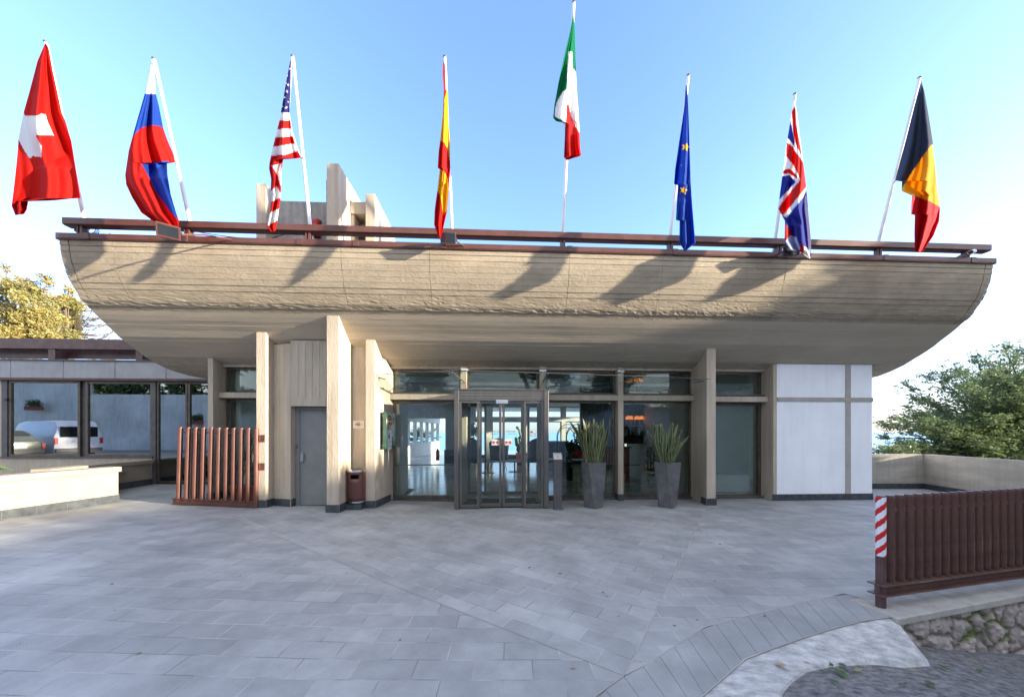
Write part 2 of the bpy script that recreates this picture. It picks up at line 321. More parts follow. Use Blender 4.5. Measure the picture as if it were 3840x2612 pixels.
        if smooth:
            me.shade_smooth() if smooth is True else None
            me.set_sharp_from_angle(angle=R(38))
        return o
def struct(o): o['kind'] = 'structure'; return o
def bx(name, mat, parent, x0, x1, y0, y1, z0, z1, bevel=0): return MB().box(x0, x1, y0, y1, z0, z1).build(name, mat, parent, bevel)
# ------------------------------------------------------------------ ground, roads, sea
def sheet(name, pts, zf, mat, cuts=()):
    bm = bmesh.new(); vs = [bm.verts.new((p[0], p[1], 0)) for p in pts]; bm.faces.new(vs)
    for x in cuts: bmesh.ops.bisect_plane(bm, geom=bm.verts[:]+bm.edges[:]+bm.faces[:], plane_co=(x, 0, 0), plane_no=(1, 0, 0))
    bmesh.ops.triangulate(bm, faces=bm.faces[:])
    for v in bm.verts: v.co.z = zf(v.co.x, v.co.y)
    bmesh.ops.recalc_face_normals(bm, faces=bm.faces)
    if sum(f.normal.z for f in bm.faces) < 0: bmesh.ops.reverse_faces(bm, faces=bm.faces)
    me = bpy.data.meshes.new(name); bm.to_mesh(me); bm.free()
    o = bpy.data.objects.new(name, me); C.objects.link(o); me.materials.append(M[mat] if isinstance(mat, str) else mat)
    return struct(o)
def gridsheet(name, xs, ys, zf, mat, smooth=True):
    b_ = MB(); nx = len(xs)
    for y in ys:
        for x in xs: b_.v.append(Vector((x, y, zf(x, y))))
    for j in range(len(ys)-1):
        for i in range(nx-1): b_.f.append((j*nx+i, j*nx+i+1, (j+1)*nx+i+1, (j+1)*nx+i))
    return struct(b_.build(name, mat, None, smooth=smooth))
def sm(t): t = max(0, min(1, t)); return t*t*(3-2*t)
def terr(x, y):
    d = max(sm((y-27)/60), sm((x-14)/70)*sm((y+10)/30))
    return -.75 - 3.5*sm((x-8)/12)*(1-sm((y-20)/30)) - 42*d
def lin(a, b_, n): return [a+(b_-a)*i/n for i in range(n+1)]
gridsheet('hillside_ground', lin(-260, -30, 12)+lin(-27, 60, 29)+lin(70, 400, 14), lin(-200, -20, 8)+lin(-16, 60, 26)+lin(66, 400, 14), terr, 'soil')
struct(MB().add([(-40000, -40000, -44), (40000, -40000, -44), (40000, 50000, -44), (-40000, 50000, -44)], [(0, 1, 2, 3)]).build('sea', 'sea'))
curve = [PZ(x, y, 0) for x, y in [(2632, 2612), (2686.5, 2564), (2740.7, 2517), (2795, 2470), (2878, 2438), (3004.5, 2393), (3120, 2357), (3229, 2329.5), (3345, 2312)]]
front = [(-24, -2.6), (-6, -1.9), (-1.5, -.9), (-.2, .1), (.55, 1.0), (.95, 1.7)]
curve = [Vector((a, b_, 0)) for a, b_ in front]+curve
inner = [PZ(x, y, 0) for x, y in [(2229, 2612), (2342, 2531.5), (2441, 2480), (2551, 2407), (2646, 2349), (2807, 2305), (3012, 2257), (3165.5, 2224)]]
inner = [Vector((a, b_, 0)) for a, b_ in [(-24, -2.15), (-6.1, -1.45), (-1.75, -.5), (-.55, .4), (.15, 1.3)]]+inner
P2 = Vector((.858, 2.259, 0)); A1 = Vector((4.70, 7.45, 0)); B1 = Vector((-4.85, 6.6, 0)); Cc = PG(0, 2164)
zp = lambda x, y: gz(x)
dC = (Cc-B1).normalized(); Cfar = B1+dC*22
# right field, middle field, left field, upper left field
fenceA = Vector((3.40, 2.87, 0)); fdir = Vector((1.8, .31, 0)).normalized()
cop1 = fenceA+fdir*7
sheet('right_paving', [P2]+inner[7:]+[(3.62, 3.10), (cop1.x, cop1.y+.2), (12.6, 5), (13.2, 9.6), (8.9, 9.6), (8.9, 8.4), (4.75, 8.4), A1], zp, paver('lava_slabs_right', -PHI, (.1, .03)))
sheet('middle_paving', [P2, A1, (4.75, 8.4), (-4.6, 8.4), (-4.85, 8.4), B1], zp, paver('lava_slabs_middle', R(-36.3), (.858, 2.259)), (-1,))
Li = inner[:6]
sheet('left_paving', [B1, P2]+[v for v in reversed(Li[2:])]+[(-5.6, -1.38)], zp, paver('lava_slabs_left', -PHI, (.15, .06)), (-14, -1))
sheet('upper_left_paving', [B1, (-5.6, -1.38), (-24, -2.15), (-24, 10.2), (-4.85, 10.2)], lambda x, y: gz(x)-.002, paver('lava_slabs_upper_left', -PHI, (.27, .1)), (-14, -1))
# border band of slabs laid across the curved edge
bm_ = MB(); seg = []; full_i, full_c = inner, curve
def resamp(P, n):
    L_ = [0]
    for i in range(len(P)-1): L_.append(L_[-1]+(P[i+1]-P[i]).length)
    out = []
    for k in range(n+1):
        s_ = L_[-1]*k/n; i = max(j for j in range(len(P)) if L_[j] <= s_+1e-9); i = min(i, len(P)-2)
        out.append(P[i].lerp(P[i+1], (s_-L_[i])/(L_[i+1]-L_[i])))
    return out
near_i = [v for v in inner if v.x > -2]+[Vector((3.56, 3.09, 0))]; near_c = [v for v in curve if v.x > -1.6]
NB = 36; ri, rc = resamp(near_i, NB), resamp(near_c, NB); cols = []
for k in range(NB):
    g = .010
    a, b2, c2, d2 = ri[k].lerp(ri[k+1], g), ri[k+1].lerp(ri[k], g), rc[k+1].lerp(rc[k], g), rc[k].lerp(rc[k+1], g)
    a, d2 = a.lerp(d2, .012), d2.lerp(a, .012); b2, c2 = b2.lerp(c2, .012), c2.lerp(b2, .012)
    z = .003; up = Vector((0, 0, z)); bm_.add([a+up, b2+up, c2+up, d2+up, a-up, b2-up, c2-up, d2-up], [(3, 2, 1, 0), (0, 1, 5, 4), (1, 2, 6, 5), (2, 3, 7, 6), (3, 0, 4, 7)])
struct(bm_.build('paving_border', paver('lava_slabs_border', R(40), (0, 0), 3.1, 1.7)))
sheet('paving_bed', curve+[(3.62, 3.08), (cop1.x, cop1.y+.2), (12.6, 5), (13.2, 9.6), (-24, 10.2)], lambda x, y: gz(x)-.005, 'grout', (-14, -1))
jm = MB()
def jstrip(P, w_=.0065, z=.0035):
    for a, c in zip(P, P[1:]):
        a, c = Vector(a[:2]), Vector(c[:2]); d = (c-a).normalized(); n_ = Vector((-d.y, d.x))*w_/2
        o_ = len(jm.v); jm.add([(p.x, p.y, gz(p.x)+z) for p in (a-n_, c-n_, c+n_, a+n_)], [(0, 1, 2, 3)])
jstrip([P2, P2.lerp(A1, .5), A1]); jstrip([B1, B1.lerp(P2, .35), (-1, 3.62), P2]) if False else jstrip([B1+(P2-B1)*k/12 for k in range(13)]); jstrip([B1, (-5.2, 3), (-5.6, -1.38)]); jstrip(inner[4:]); jstrip(curve[3:])
struct(jm.build('paving_joints', 'coping'))
# road surface below, with gentle fall to the right
rx = lin(-30, -2, 14)+lin(-1, 9, 50)+lin(10, 40, 15); ry = lin(-7.4, 1, 14)+lin(1.2, 3.2, 16)
def zroad(x, y):
    z = zr(x, y)+(noise.noise(Vector((x*1.5, y*1.5, 0)))*.012 if abs(x) < 8 else 0)
    return z
gridsheet('road', rx, ry, zroad, 'asphalt')
def PR(x, y):
    Z = -.1
    for i in range(25):
        p = PZ(x, y, Z); Z = zr(p.x, p.y)+.012
    return p
edge = [PR(*p) for p in [(2932, 2612), (2976, 2557), (3030, 2517), (3120, 2497), (3283, 2485), (3400, 2500), (3494, 2494)]]
cin = [v for v in curve if v.x > -.3]+[PZ(3352, 2318, -.02)]
cout = [Vector((.35, -.6, -.06)), Vector((.95, .3, -.06)), Vector((1.35, 1.1, -.06)), Vector((1.62, 1.7, -.06))]+edge
b_ = MB(); nn = 60; ri, rc = resamp(cin, nn), resamp(cout, nn); K = 10
for k in range(nn+1):
    for j in range(K+1):
        t_ = j/K; p = ri[k].lerp(rc[k], t_); z0 = ri[k].z-.006; z1 = zroad(rc[k].x, rc[k].y)+(-.02 if j == K else .012)
        s_ = t_**1.15; p = Vector((p.x, p.y, z0+(z1-z0)*s_+(0 if j in (0, K) else .010*noise.noise(p*3)+.006*noise.noise(p*9)))); b_.v.append(p)
for k in range(nn):
    for j in range(K): a = k*(K+1)+j; b_.f.append((a, a+1, a+K+2, a+K+1))
struct(b_.build('concrete_ramp', 'ramp', smooth=True))
# hillside behind the camera held by a retaining wall (seen in the window reflections)
gridsheet('upper_bank', lin(-60, 26, 24), lin(-60, -7.9, 16), lambda x, y: 3.7+gz(x)+.25*max(0, -7.9-y)**.8, 'soil')
# ------------------------------------------------------------------ the hotel
hb = thing('hotel_building', (0, 8.2, 0), 'low beige concrete hotel with a long boat shaped roof front and glazed entrance', 'building')
PROF = [(6.39, 4.91), (6.39, 4.71), (6.40, 4.63), (6.434, 4.506), (6.48, 4.383), (6.567, 4.19), (6.69, 4.0), (6.836, 3.88), (6.97, 3.762), (7.173, 3.622), (7.344, 3.49), (7.594, 3.355), (7.85, 3.225), (8.15, 3.12), (8.435, 3.045), (8.93, 3.0), (9.6, 3.0)]
def hullz(Y):
    for (a, za), (c, zc) in zip(PROF, PROF[1:]):
        if a <= Y <= c and c > a: return za+(zc-za)*(Y-a)/(c-a)
    return 3.0
XL, XR = -7.453, 9.804
P3 = [Vector((0, y, z)) for y, z in PROF]
LB = sum((P3[i+1]-P3[i]).length for i in range(12)); NBD = 24
FB = resamp(P3[:13], NBD)        # board edges down to the seam
def boards(name, xs, parent, mb=None, k0=0, k1=12):
    b_ = MB()
    for si in range(len(xs)-1):
        x0, x1 = xs[si], xs[si+1]; prev = None
        for k in range(k0, k1):
            a, c = FB[k], FB[k+1]; gp_ = .02 if k < 11 else .006; a, c = a.lerp(c, gp_), c.lerp(a, gp_); d = (c-a).normalized(); nrm = Vector((0, -d.z, d.y)); nrm = nrm if nrm.y < 0 or nrm.z < 0 else -nrm
            if nrm.y > .01: nrm = -nrm
            rs = random.Random(si*100+k); o = rs.choice((0, .004, .009, .014, .018))+rs.uniform(0, .003) if k < 11 else rs.uniform(.006, .010); o2 = o+rs.uniform(-.002, .002)
            rough_ = 7 <= k <= 11; nx = max(2, int((x1-x0)/(.045 if rough_ else .35)))
            for q in range(nx):
                xa, xb = x0+(x1-x0)*q/nx, x0+(x1-x0)*(q+1)/nx
                wv = lambda x: .0025*noise.noise(Vector((x*1.7, k*3.1, si)))
                if rough_:
                    amp = .0024*(k-6)*(1-.75*(k == 11)); K3 = 4; xa, xb = x0+(x1-x0)*q/nx, x0+(x1-x0)*(q+1)/nx; V3 = []
                    for m3 in range(K3+1):
                        for xq in (xa, xb):
                            nz = 0 if (m3 in (0, K3)) else amp*(noise.noise(Vector((xq*6, m3*1.3+k*5.2, 3)))+.8*noise.noise(Vector((xq*17, m3*2.1+k*5.2, 9))))
                            bp3 = a.lerp(c, m3/K3)+nrm*(o+wv(xq)+nz); V3.append((xq, bp3.y, bp3.z))
                    b_.add(V3, [(2*m3, 2*m3+2, 2*m3+3, 2*m3+1) for m3 in range(K3)])
                oa, ob = o+(o2-o)*q/nx, o+(o2-o)*(q+1)/nx
                A = [a+nrm*(oa+wv(xa)), a+nrm*(ob+wv(xb)), c+nrm*(ob+wv(xb)), c+nrm*(oa+wv(xa))]
                xx = [xa, xb, xb, xa]
                if not rough_: b_.add([(x, v.y, v.z) for x, v in zip(xx, A)], [(0, 3, 2, 1)])
                # board edge returns
                b_.add([(xa, c.y+nrm.y*(oa+wv(xa)), c.z+nrm.z*(oa+wv(xa))), (xb, c.y+nrm.y*(ob+wv(xb)), c.z+nrm.z*(ob+wv(xb))), (xb, c.y-nrm.y*.01, c.z-nrm.z*.01), (xa, c.y-nrm.y*.01, c.z-nrm.z*.01)], [(0, 3, 2, 1)])
                b_.add([(xa, a.y+nrm.y*(oa+wv(xa)), a.z+nrm.z*(oa+wv(xa))), (xb, a.y+nrm.y*(ob+wv(xb)), a.z+nrm.z*(ob+wv(xb))), (xb, a.y-nrm.y*.01, a.z-nrm.z*.01), (xa, a.y-nrm.y*.01, a.z-nrm.z*.01)], [(0, 1, 2, 3)])
            for xe in (x0, x1):
                b_.add([(xe, a.y+nrm.y*o, a.z+nrm.z*o), (xe, c.y+nrm.y*o, c.z+nrm.z*o), (xe, c.y-nrm.y*.01, c.z-nrm.z*.01), (xe, a.y-nrm.y*.01, a.z-nrm.z*.01)], [(0, 1, 2, 3)])
    return b_
g = .008
segs = [(-7.44, -7.30), (-7.284, -6.583), (-6.577, -2.733), (-2.727, -1.173), (-1.167, 1.384), (1.389, 3.150), (3.154, 5.559), (5.563, 9.62), (9.636, 9.79)]
hb_m = MB()
for i, (a, c) in enumerate(segs):
    random.seed(i); b_ = boards('x', [a, c], None)
    hb_m.add(b_.v, b_.f)
random.seed(11)
# stains/rough patch of render over the seam above the tall pillar
hb_o = hb_m.build('roof_front', 'hull', hb)
random.seed(77); hs_m = boards('x', [-7.44, 9.79], None, None, 12, NBD); hs_m.build('roof_underside', 'hull2', hb)
core = [(6.405, 4.90)]+[(p.y+.012, p.z+.008) for p in FB[1:]]+[(8.15, 3.125), (8.435, 3.05), (8.93, 3.0), (9.6, 3.0), (9.6, 4.90)]
MB().prismx(core, XL+.02, XR-.02).build('roof_body', 'hull', hb)
sof = MB()
pts_ = [(7.85, 3.215), (8.15, 3.105), (8.435, 3.03), (8.93, 2.985), (9.6, 2.985)]
sof.prismx(pts_+[(9.6, 3.02), (8.435, 3.07), (7.85, 3.255)], XL+.0, XR-.0)
sof.build('soffit', 'conc', hb)
bx('roof_slab', 'conc_grey', hb, -6.15, 8.93, 9.6, 26.9, 3.30, 4.88)
# pillars rise through the roof
def pillar(x0, x1, y0, y1, ztop, mat='conc', up=True, zb=None):
    b_ = MB(); zb = gz((x0+x1)/2)+.001 if zb is None else zb
    b_.prismx([(y0, zb), (y0, ztop), (y1-.9, ztop), (y1-.3, ztop-.45), (y1, ztop-1.1), (y1, 4.7), (y0+.75, 4.7), (y0+.6, zb)] if up else [(y0, zb), (y0, ztop), (y1, ztop), (y1, zb)], x0, x1)
    return b_.build('pillar', mat, hb, .008)
pillar(-4.73, -4.54, 7.2, 8.6, 6.55)
pillar(-3.21, -2.98, 6.87, 9.9, 6.76)
pillar(-2.64, -2.45, 7.32, 9.5, 6.50)
bx('hanging_slab', 'conc_grey', hb, -3.42, -3.30, 7.3, 8.0, 2.16, 6.75, .006)
# return walls between the pillars
def wall(name, x0, x1, y0, y1, z0, z1, mat='conc', bevel=.004): return bx(name, mat, hb, x0, x1, y0, y1, z0, z1, bevel)
wb = MB(); z0 = .05
wb.prism([(-4.54, 7.43), (-4.12, 7.30), (-4.12, 7.72), (-4.54, 7.85)], z0, 3.40)
wb.prism([(-4.12, 7.30), (-3.21, 7.30), (-3.21, 7.72), (-4.12, 7.72)], 2.13, 3.46)
wb.prism([(-2.98, 7.50), (-2.64, 7.50), (-2.64, 7.75), (-2.98, 7.75)], z0-.02, 3.40)
wb.prism([(-2.64, 7.75), (-2.45, 7.4), (-2.33, 8.3), (-2.5, 8.32)], 0, 3.2)
wb.build('entrance_wall', 'conc', hb, .004)
# vertical board marks in the wall above the service door
bm2 = MB()
for i, x in enumerate([-4.40, -4.28, -4.13, -3.98, -3.84, -3.70, -3.56]):
    yf = 7.43-.31*(x+4.54) if x < -4.12 else 7.30
    bm2.box(x, x+.012, yf-.006, yf+.01, (.1 if x < -4.12 else 2.3), 3.42)
bm2.build('board_mark', 'conc', hb)
# upper structure above roof between pillars
ub = MB(); ub.box(-4.54, -3.44, 7.42, 8.6, 4.9, 6.36); ub.build('roof_wall', 'conc_grey', hb, .006)
ub = MB(); ub.box(-2.97, -2.65, 7.40, 7.85, 6.13, 6.38); ub.box(-2.97, -2.90, 7.42, 7.85, 4.9, 6.12); ub.build('roof_beam', 'conc', hb, .006)
lv = MB()
for i in range(12): z = 4.95+i*.09; lv.add([(-2.89, 7.60, z), (-2.66, 7.60, z), (-2.66, 7.68, z+.06), (-2.89, 7.68, z+.06), (-2.89, 7.60, z+.012), (-2.66, 7.60, z+.012), (-2.66, 7.68, z+.072), (-2.89, 7.68, z+.072)], [(0, 3, 2, 1), (4, 5, 6, 7), (0, 1, 5, 4), (3, 0, 4, 7), (1, 2, 6, 5)])
lo = bx('vent_frame', 'conc', hb, -2.895, -2.655, 7.70, 7.84, 4.92, 6.10)
lv.build('louvre', 'conc', lo)
# mullion piers, right fin, columns, beams on the glazed front
GY = 8.22
def pier(xa, xb, yf, yb, z0=0, z1=3.10, name='pier'):
    return bx(name, 'conc', hb, xa, xb, yf, yb, z0+.001, z1, .005)
xm = lambda px, Y=8.07: PY(px, 1620, Y).x
piers = [(1727, 1750), (2024, 2046), (2317, 2337)]
for a, c in piers: pier(xm(a), xm(c), 8.05, 8.40, 0, 3.12)
# fin, slightly splayed
MB().prism([(4.655, 7.43), (4.86, 7.43), (4.90, 8.6), (4.80, 8.6)], .001, 3.46).build('fin_wall', 'conc', hb, .006)
pier(-6.17, -6.06, 7.86, 8.5, .12, 3.2, 'column')
pier(PY(2900, 1620, 7.86).x, 6.62, 7.86, 8.5, 0, 3.2, 'column')
# transom beams
x4a, x4b = 4.87, PY(2900, 1620, 7.86).x
bx('transom', 'conc', hb, -2.42, xm(1727), 8.06, 8.40, 2.345, 2.47, .004)
bx('transom', 'conc', hb, xm(1750), xm(2024), 8.06, 8.40, 2.345, 2.47, .004)
bx('transom', 'conc', hb, xm(2046), xm(2317), 8.06, 8.40, 2.345, 2.47, .004)
bx('transom', 'conc', hb, xm(2337), 4.74, 8.06, 8.40, 2.345, 2.47, .004)
bx('transom', 'conc', hb, x4a, x4b, 8.02, 8.40, 2.325, 2.45, .004)
bx('transom', 'conc', hb, -6.06, -4.60, 8.02, 8.40, 2.36, 2.48, .004)
# header above the clerestories
for xa, xb in [(-2.42, xm(1727)), (xm(1750), xm(2024)), (xm(2046), xm(2317)), (xm(2337), 4.78), (4.88, x4b), (-6.06, -4.60)]:
    bx('header', 'conc', hb, xa, xb, 8.12, 8.42, 3.06, 3.16)
# windows: frame with four members and a pane
def window(name, x0, x1, z0, z1, y=GY, fr=.05, mat='bronze', gl='glass', dep=.07, parent=None, bars=()):
    b_ = MB(); b_.box(x0, x0+fr, y, y+dep, z0, z1); b_.box(x1-fr, x1, y, y+dep, z0, z1); b_.box(x0+fr, x1-fr, y, y+dep, z0, z0+fr); b_.box(x0+fr, x1-fr, y, y+dep, z1-fr, z1)
    for k, v, wd in bars:
        if k == 'v': b_.box(v-wd/2, v+wd/2, y+.003, y+dep-.003, z0+fr, z1-fr)
        else: b_.box(x0+fr, x1-fr, y+.003, y+dep-.003, v-wd/2, v+wd/2)
    f = b_.build(name, mat, parent or hb, .004)
    bx('pane', gl, f, x0+fr-.004, x1-fr+.004, y+dep*.5-.004, y+dep*.5+.004, z0+fr-.004, z1-fr+.004)
    return f
bays = [(-2.36, xm(1727)-.01, 0), (xm(1750)+.01, xm(2024)-.01, 1), (xm(2046)+.01, xm(2317)-.01, 2), (xm(2337)+.01, 4.76, 3), (x4a+.03, x4b-.01, 4), (-6.05, -4.6, 5)]
for xa, xb, i in bays:
    window('clerestory_window', xa, xb, 2.50, 3.05, fr=.035)
    bx('sill', 'dkmetal', hb, xa, xb, 8.10, 8.218, 2.473, 2.50)
    if i == 0: window('front_window', xa, xb, .06, 2.335, fr=.075, bars=[('h', .84, .022)])
    elif i in (2, 3): window('front_window', xa, xb, .06, 2.335, fr=.04)
    elif i == 4: window('terrace_door', xa, xb, .03, 2.315, fr=.07)
    elif i == 5: window('front_window', xa, xb, .18, 2.35, fr=.05)
    bx('threshold', 'dkmetal', hb, xa, xb, 8.13, 8.30, .001, (.056 if i != 5 else .175)) if i != 1 else None
# blind behind the terrace door
bl = MB()
for k in range(78): z = .14+k*.0275; bl.box(x4a+.12, x4b-.14, 8.36, 8.385, z, z+.004) if False else bl.add([(x4a+.11, 8.355, z), (x4b-.16, 8.355, z), (x4b-.16, 8.38, z+.009), (x4a+.11, 8.38, z+.009)], [(0, 1, 2, 3)])
bl = bl.build('blind', 'iwhite', hb)
md = bpy.data.objects; mo = bl.modifiers.new('thickness', 'SOLIDIFY'); mo.thickness = .0015
# white plastered wall with concrete grid, right
wr = PY(3272, 1620, 7.85).x
bx('plaster_wall', 'white', hb, 6.62, wr, 7.86, 8.15, .02, 3.2, .004)
bx('side_wall', 'white', hb, wr-.25, wr-.002, 8.15, 14.0, .0, 3.3); bx('side_wall', 'white', hb, wr-.25, wr-.002, 14.0, 26.5, .0, .6)  # rear stretch kept low: unseen openings added to let daylight into the lobby
for yq in (17, 20, 23, 26.3): bx('side_pier', 'white', hb, wr-.25, wr-.002, yq, yq+.2, .6, 3.3)
xs1, xs2 = PY(3173, 1620, 7.84).x, PY(3191, 1620, 7.84).x
bx('grid_strip', 'strip', hb, xs1, xs2, 7.838, 7.87, .15, 3.21, .003)
bx('grid_strip', 'strip', hb, 6.621, xs1-.001, 7.838, 7.87, 2.325, 2.42, .003)
bx('grid_strip', 'strip', hb, xs2+.001, wr+.012, 7.838, 7.87, 2.325, 2.42, .003)
MB().tube([(wr+.03, 8.0, .02), (wr+.03, 8.0, 2.3)], .03, 10).build('downpipe', 'brown', hb)
bx('left_side_wall', 'conc', hb, -6.17, -6.0, 8.5, 9.75, .1, 3.05)
# plinth tiles
def plinth(segl, parent, h=.16, t=.014, tl=.34, zoff=0):
    for a, c in segl:
        b_ = MB(); a = Vector(a); c = Vector(c); L_ = (c-a).length; n = max(1, round(L_/tl)); d = (c-a)/n; u = d.normalized(); nr = Vector((u.y, -u.x))
        for k in range(n):
            p = a+d*k+u*.002; q = a+d*(k+1)-u*.002
            zb = gz((p.x+q.x)/2)+zoff
            b_.prism([p, q, q+nr*t, p+nr*t], zb+.001, zb+h)
        nf = len(b_.f); zb = gz((a.x+c.x)/2)+zoff
        b_.prism([a, c, c+nr*(t-.004), a+nr*(t-.004)], zb, zb+h-.002)
        o = b_.build('plinth', 'slate', parent); o.data.materials.append(M['grout'])
        for pg in o.data.polygons:
            if pg.index >= nf: pg.material_index = 1
plinth([((-4.75, 7.2), (-4.53, 7.2)), ((-4.54, 7.2), (-4.54, 7.43)), ((-4.54, 7.43), (-4.12, 7.3)), ((-4.12, 7.3), (-4.12, 7.5)),
        ((-3.225, 6.87), (-2.965, 6.87)), ((-2.98, 6.87), (-2.98, 7.5)), ((-2.98, 7.5), (-2.64, 7.5)), ((-2.655, 7.32), (-2.435, 7.32)), ((-2.45, 7.32), (-2.36, 8.2)),
        ((4.79, 8.2), (4.655, 7.43)), ((4.64, 7.43), (4.875, 7.43)), ((xm(2317)-.012, 8.05), (xm(2337)+.012, 8.05)), ((xm(2317), 8.2), (xm(2317), 8.05)),
        ((6.50, 7.86), (wr+.014, 7.86)), ((wr, 7.86), (wr, 12)), ((-6.185, 7.86), (-6.045, 7.86)), ((-6.06, 7.86), (-6.06, 8.2))], hb, .15)
# service door in its recess
dz = gz(-3.8)
df = MB(); df.box(-4.12, -4.03, 7.46, 7.56, dz, 2.12); df.box(-4.03, -3.215, 7.46, 7.56, 2.06, 2.12)
df = df.build('service_door_frame', 'door', hb, .003)
dl = bx('service_door', 'door', hb, -4.025, -3.18, 7.475, 7.53, dz+.01, 2.055, .003)
hx = PY(1135, 1620, 7.47).x
bx('handle', 'panel', dl, hx-.03, hx+.035, 7.42, 7.474, PY(1135, 1730, 7.45).z, PY(1135, 1698, 7.45).z, .008)
lk = bx('lock_plate', 'steel2', df, -4.115, -4.04, 7.452, 7.459, PY(1115, 1701, 7.45).z, PY(1115, 1666, 7.45).z)
MB().tube([(-4.075, 7.452, PY(0, 1678, 7.45).z-.0), (-4.075, 7.43, PY(0, 1678, 7.45).z)], .018, 12).tube([(-4.075, 7.452, 1.34), (-4.075, 7.44, 1.34)], .014, 12).build('cylinder', 'dkmetal', lk)
# downpipe groove strips along the hull ends are part of the boards; coping on top
cop = MB()
jx = [XL-.02]+[PY(x, 870, 6.36).x for x in (332, 700, 1130, 1340, 1668, 2140, 2535, 2950, 3323, 3650)]+[XR+.02]
for a, c in zip(jx, jx[1:]): cop.box(a+.002, c-.002, 6.34, 6.62, 4.915, 5.005)
cop.box(XL-.03, XR+.03, 6.345, 6.62, 4.898, 4.913)
cop.build('coping', 'brown', hb, .004)
for i, x in enumerate(jx[1:-1]): bx('coping_cover', 'brown', hb, x-.07, x+.03, 6.332, 6.6, 4.905, 5.012, .003)
bx('roof_deck', 'conc_grey', hb, XL+.05, XR-.05, 6.62, 9.6, 4.86, 4.905)
# ---- interior
bx('interior_floor', 'floor', hb, -6.0, 8.7, 8.42, 30, -.05, .028)
bx('interior_ceiling', 'ceil', hb, -6.0, 8.7, 8.43, 26.6, 3.17, 3.28)
bx('interior_wall', 'iwall', hb, -2.46, -2.31, 8.42, 9.5, .03, 3.16)
bx('interior_wall', 'iwall', hb, 4.86, 5.0, 8.62, 12.6, .03, 3.16)
bx('interior_wall', 'idark', hb, 2.9, 4.4, 11.6, 11.75, .03, 3.16)
bx('interior_wall', 'iwall', hb, -6.0, -5.9, 8.45, 16, .03, 3.16)
# back windows
BY = 21.
def xb(px): return PY(px, 1620, BY).x
ops = [(1760, 1820), (1845, 1957), (1984, 2106), (2122, 2245), (2262, 2330)]
bw = MB(); edges_ = [xb(1700)]
for a, c in ops: edges_ += [xb(a), xb(c)]
edges_.append(8.7)
for i in range(0, len(edges_), 2): bx('back_pier', 'iwall', hb, edges_[i], edges_[i+1], BY, BY+.25, .03, 3.16)
for a, c in ops:
    window('back_window', xb(a), xb(c), .2, 2.26, y=BY+.1, fr=.05, gl='glassb', mat='dkmetal')
    bx('back_transom', 'ceil', hb, xb(a), xb(c), BY, BY+.25, 2.262, 2.49)
    window('back_clerestory', xb(a), xb(c), 2.492, 3.14, y=BY+.1, fr=.04, gl='glassb', mat='dkmetal')
    bx('back_sill', 'idark', hb, xb(a), xb(c), BY, BY+.25, .03, .198)
# slanting white wall with strip window, left of the lobby
wa, wbp = Vector((-5.75, 18.6)), Vector((-4.15, 27.0))
wd = (wbp-wa).normalized()
sw = MB(); sw.obox(wa, wbp, .2, .03, .93, 1); sw.obox(wa, wbp, .2, 2.26, 3.16, 1)
for t_ in (0, .11, .24, .36, .48, .6, .72, .84, .97): p = wa.lerp(wbp, t_); sw.obox(p, p+wd*(.1 if t_ not in (0,) else .5), .2, .93, 2.26, 1)
sw.build('strip_window_wall', 'iwhite', hb)
bx('column', 'iwall', hb, -2.35, -1.85, 17, 17.45, .76, 3.16)
bx('column_base', 'idark', hb, -2.4, -1.8, 16.93, 17.5, .03, .76)
bx('interior_beam', 'ceil', hb, -5.9, -1.0, 19, 19.3, 2.35, 3.16)
bx('lobby_wall', 'iwall', hb, -1.2, xb(1700), 20.9, 21.2, .03, 3.16)
# counter and lit bar shelf
ct = thing('reception_counter', (3.6, 11.2, 0), 'reddish wooden counter inside the lobby behind the left planter', 'counter')
bx('counter_front', 'wood', ct, 2.75, 4.3, 10.9, 11.5, .03, 1.1, .01); bx('counter_top', 'black', ct, 2.7, 4.35, 10.85, 11.55, 1.102, 1.14, .005)
for i, (px0, px1) in enumerate([(2348, 2374), (2381, 2397), (2399, 2414)]):
    a, c = PY(px0, 1569, 11.0), PY(px1, 1561, 11.0)
    o = thing('bar_lamp', (a.x, 11.0, a.z), ['long', 'middle', 'rightmost'][i]+' orange glowing lamp above the dark bar seen through the glass', 'lamp', 'orange lamps over the bar')
    MB().add([(a.x, 10.97, a.z-.02), (c.x, 10.97, a.z-.02), (c.x-.03, 10.97, c.z+.02), (a.x+.03, 10.97, c.z+.02), (a.x, 11.08, a.z-.02), (c.x, 11.08, a.z-.02), (c.x-.03, 11.08, c.z+.02), (a.x+.03, 11.08, c.z+.02)],
             [(0, 1, 2, 3), (7, 6, 5, 4), (0, 4, 5, 1), (1, 5, 6, 2), (2, 6, 7, 3), (3, 7, 4, 0)]).build('shade', 'lamp', o)
    MB().tube([((a.x+c.x)/2, 11.02, c.z+.02), ((a.x+c.x)/2, 11.02, 3.165)], .006, 6).build('cord', 'black', o)
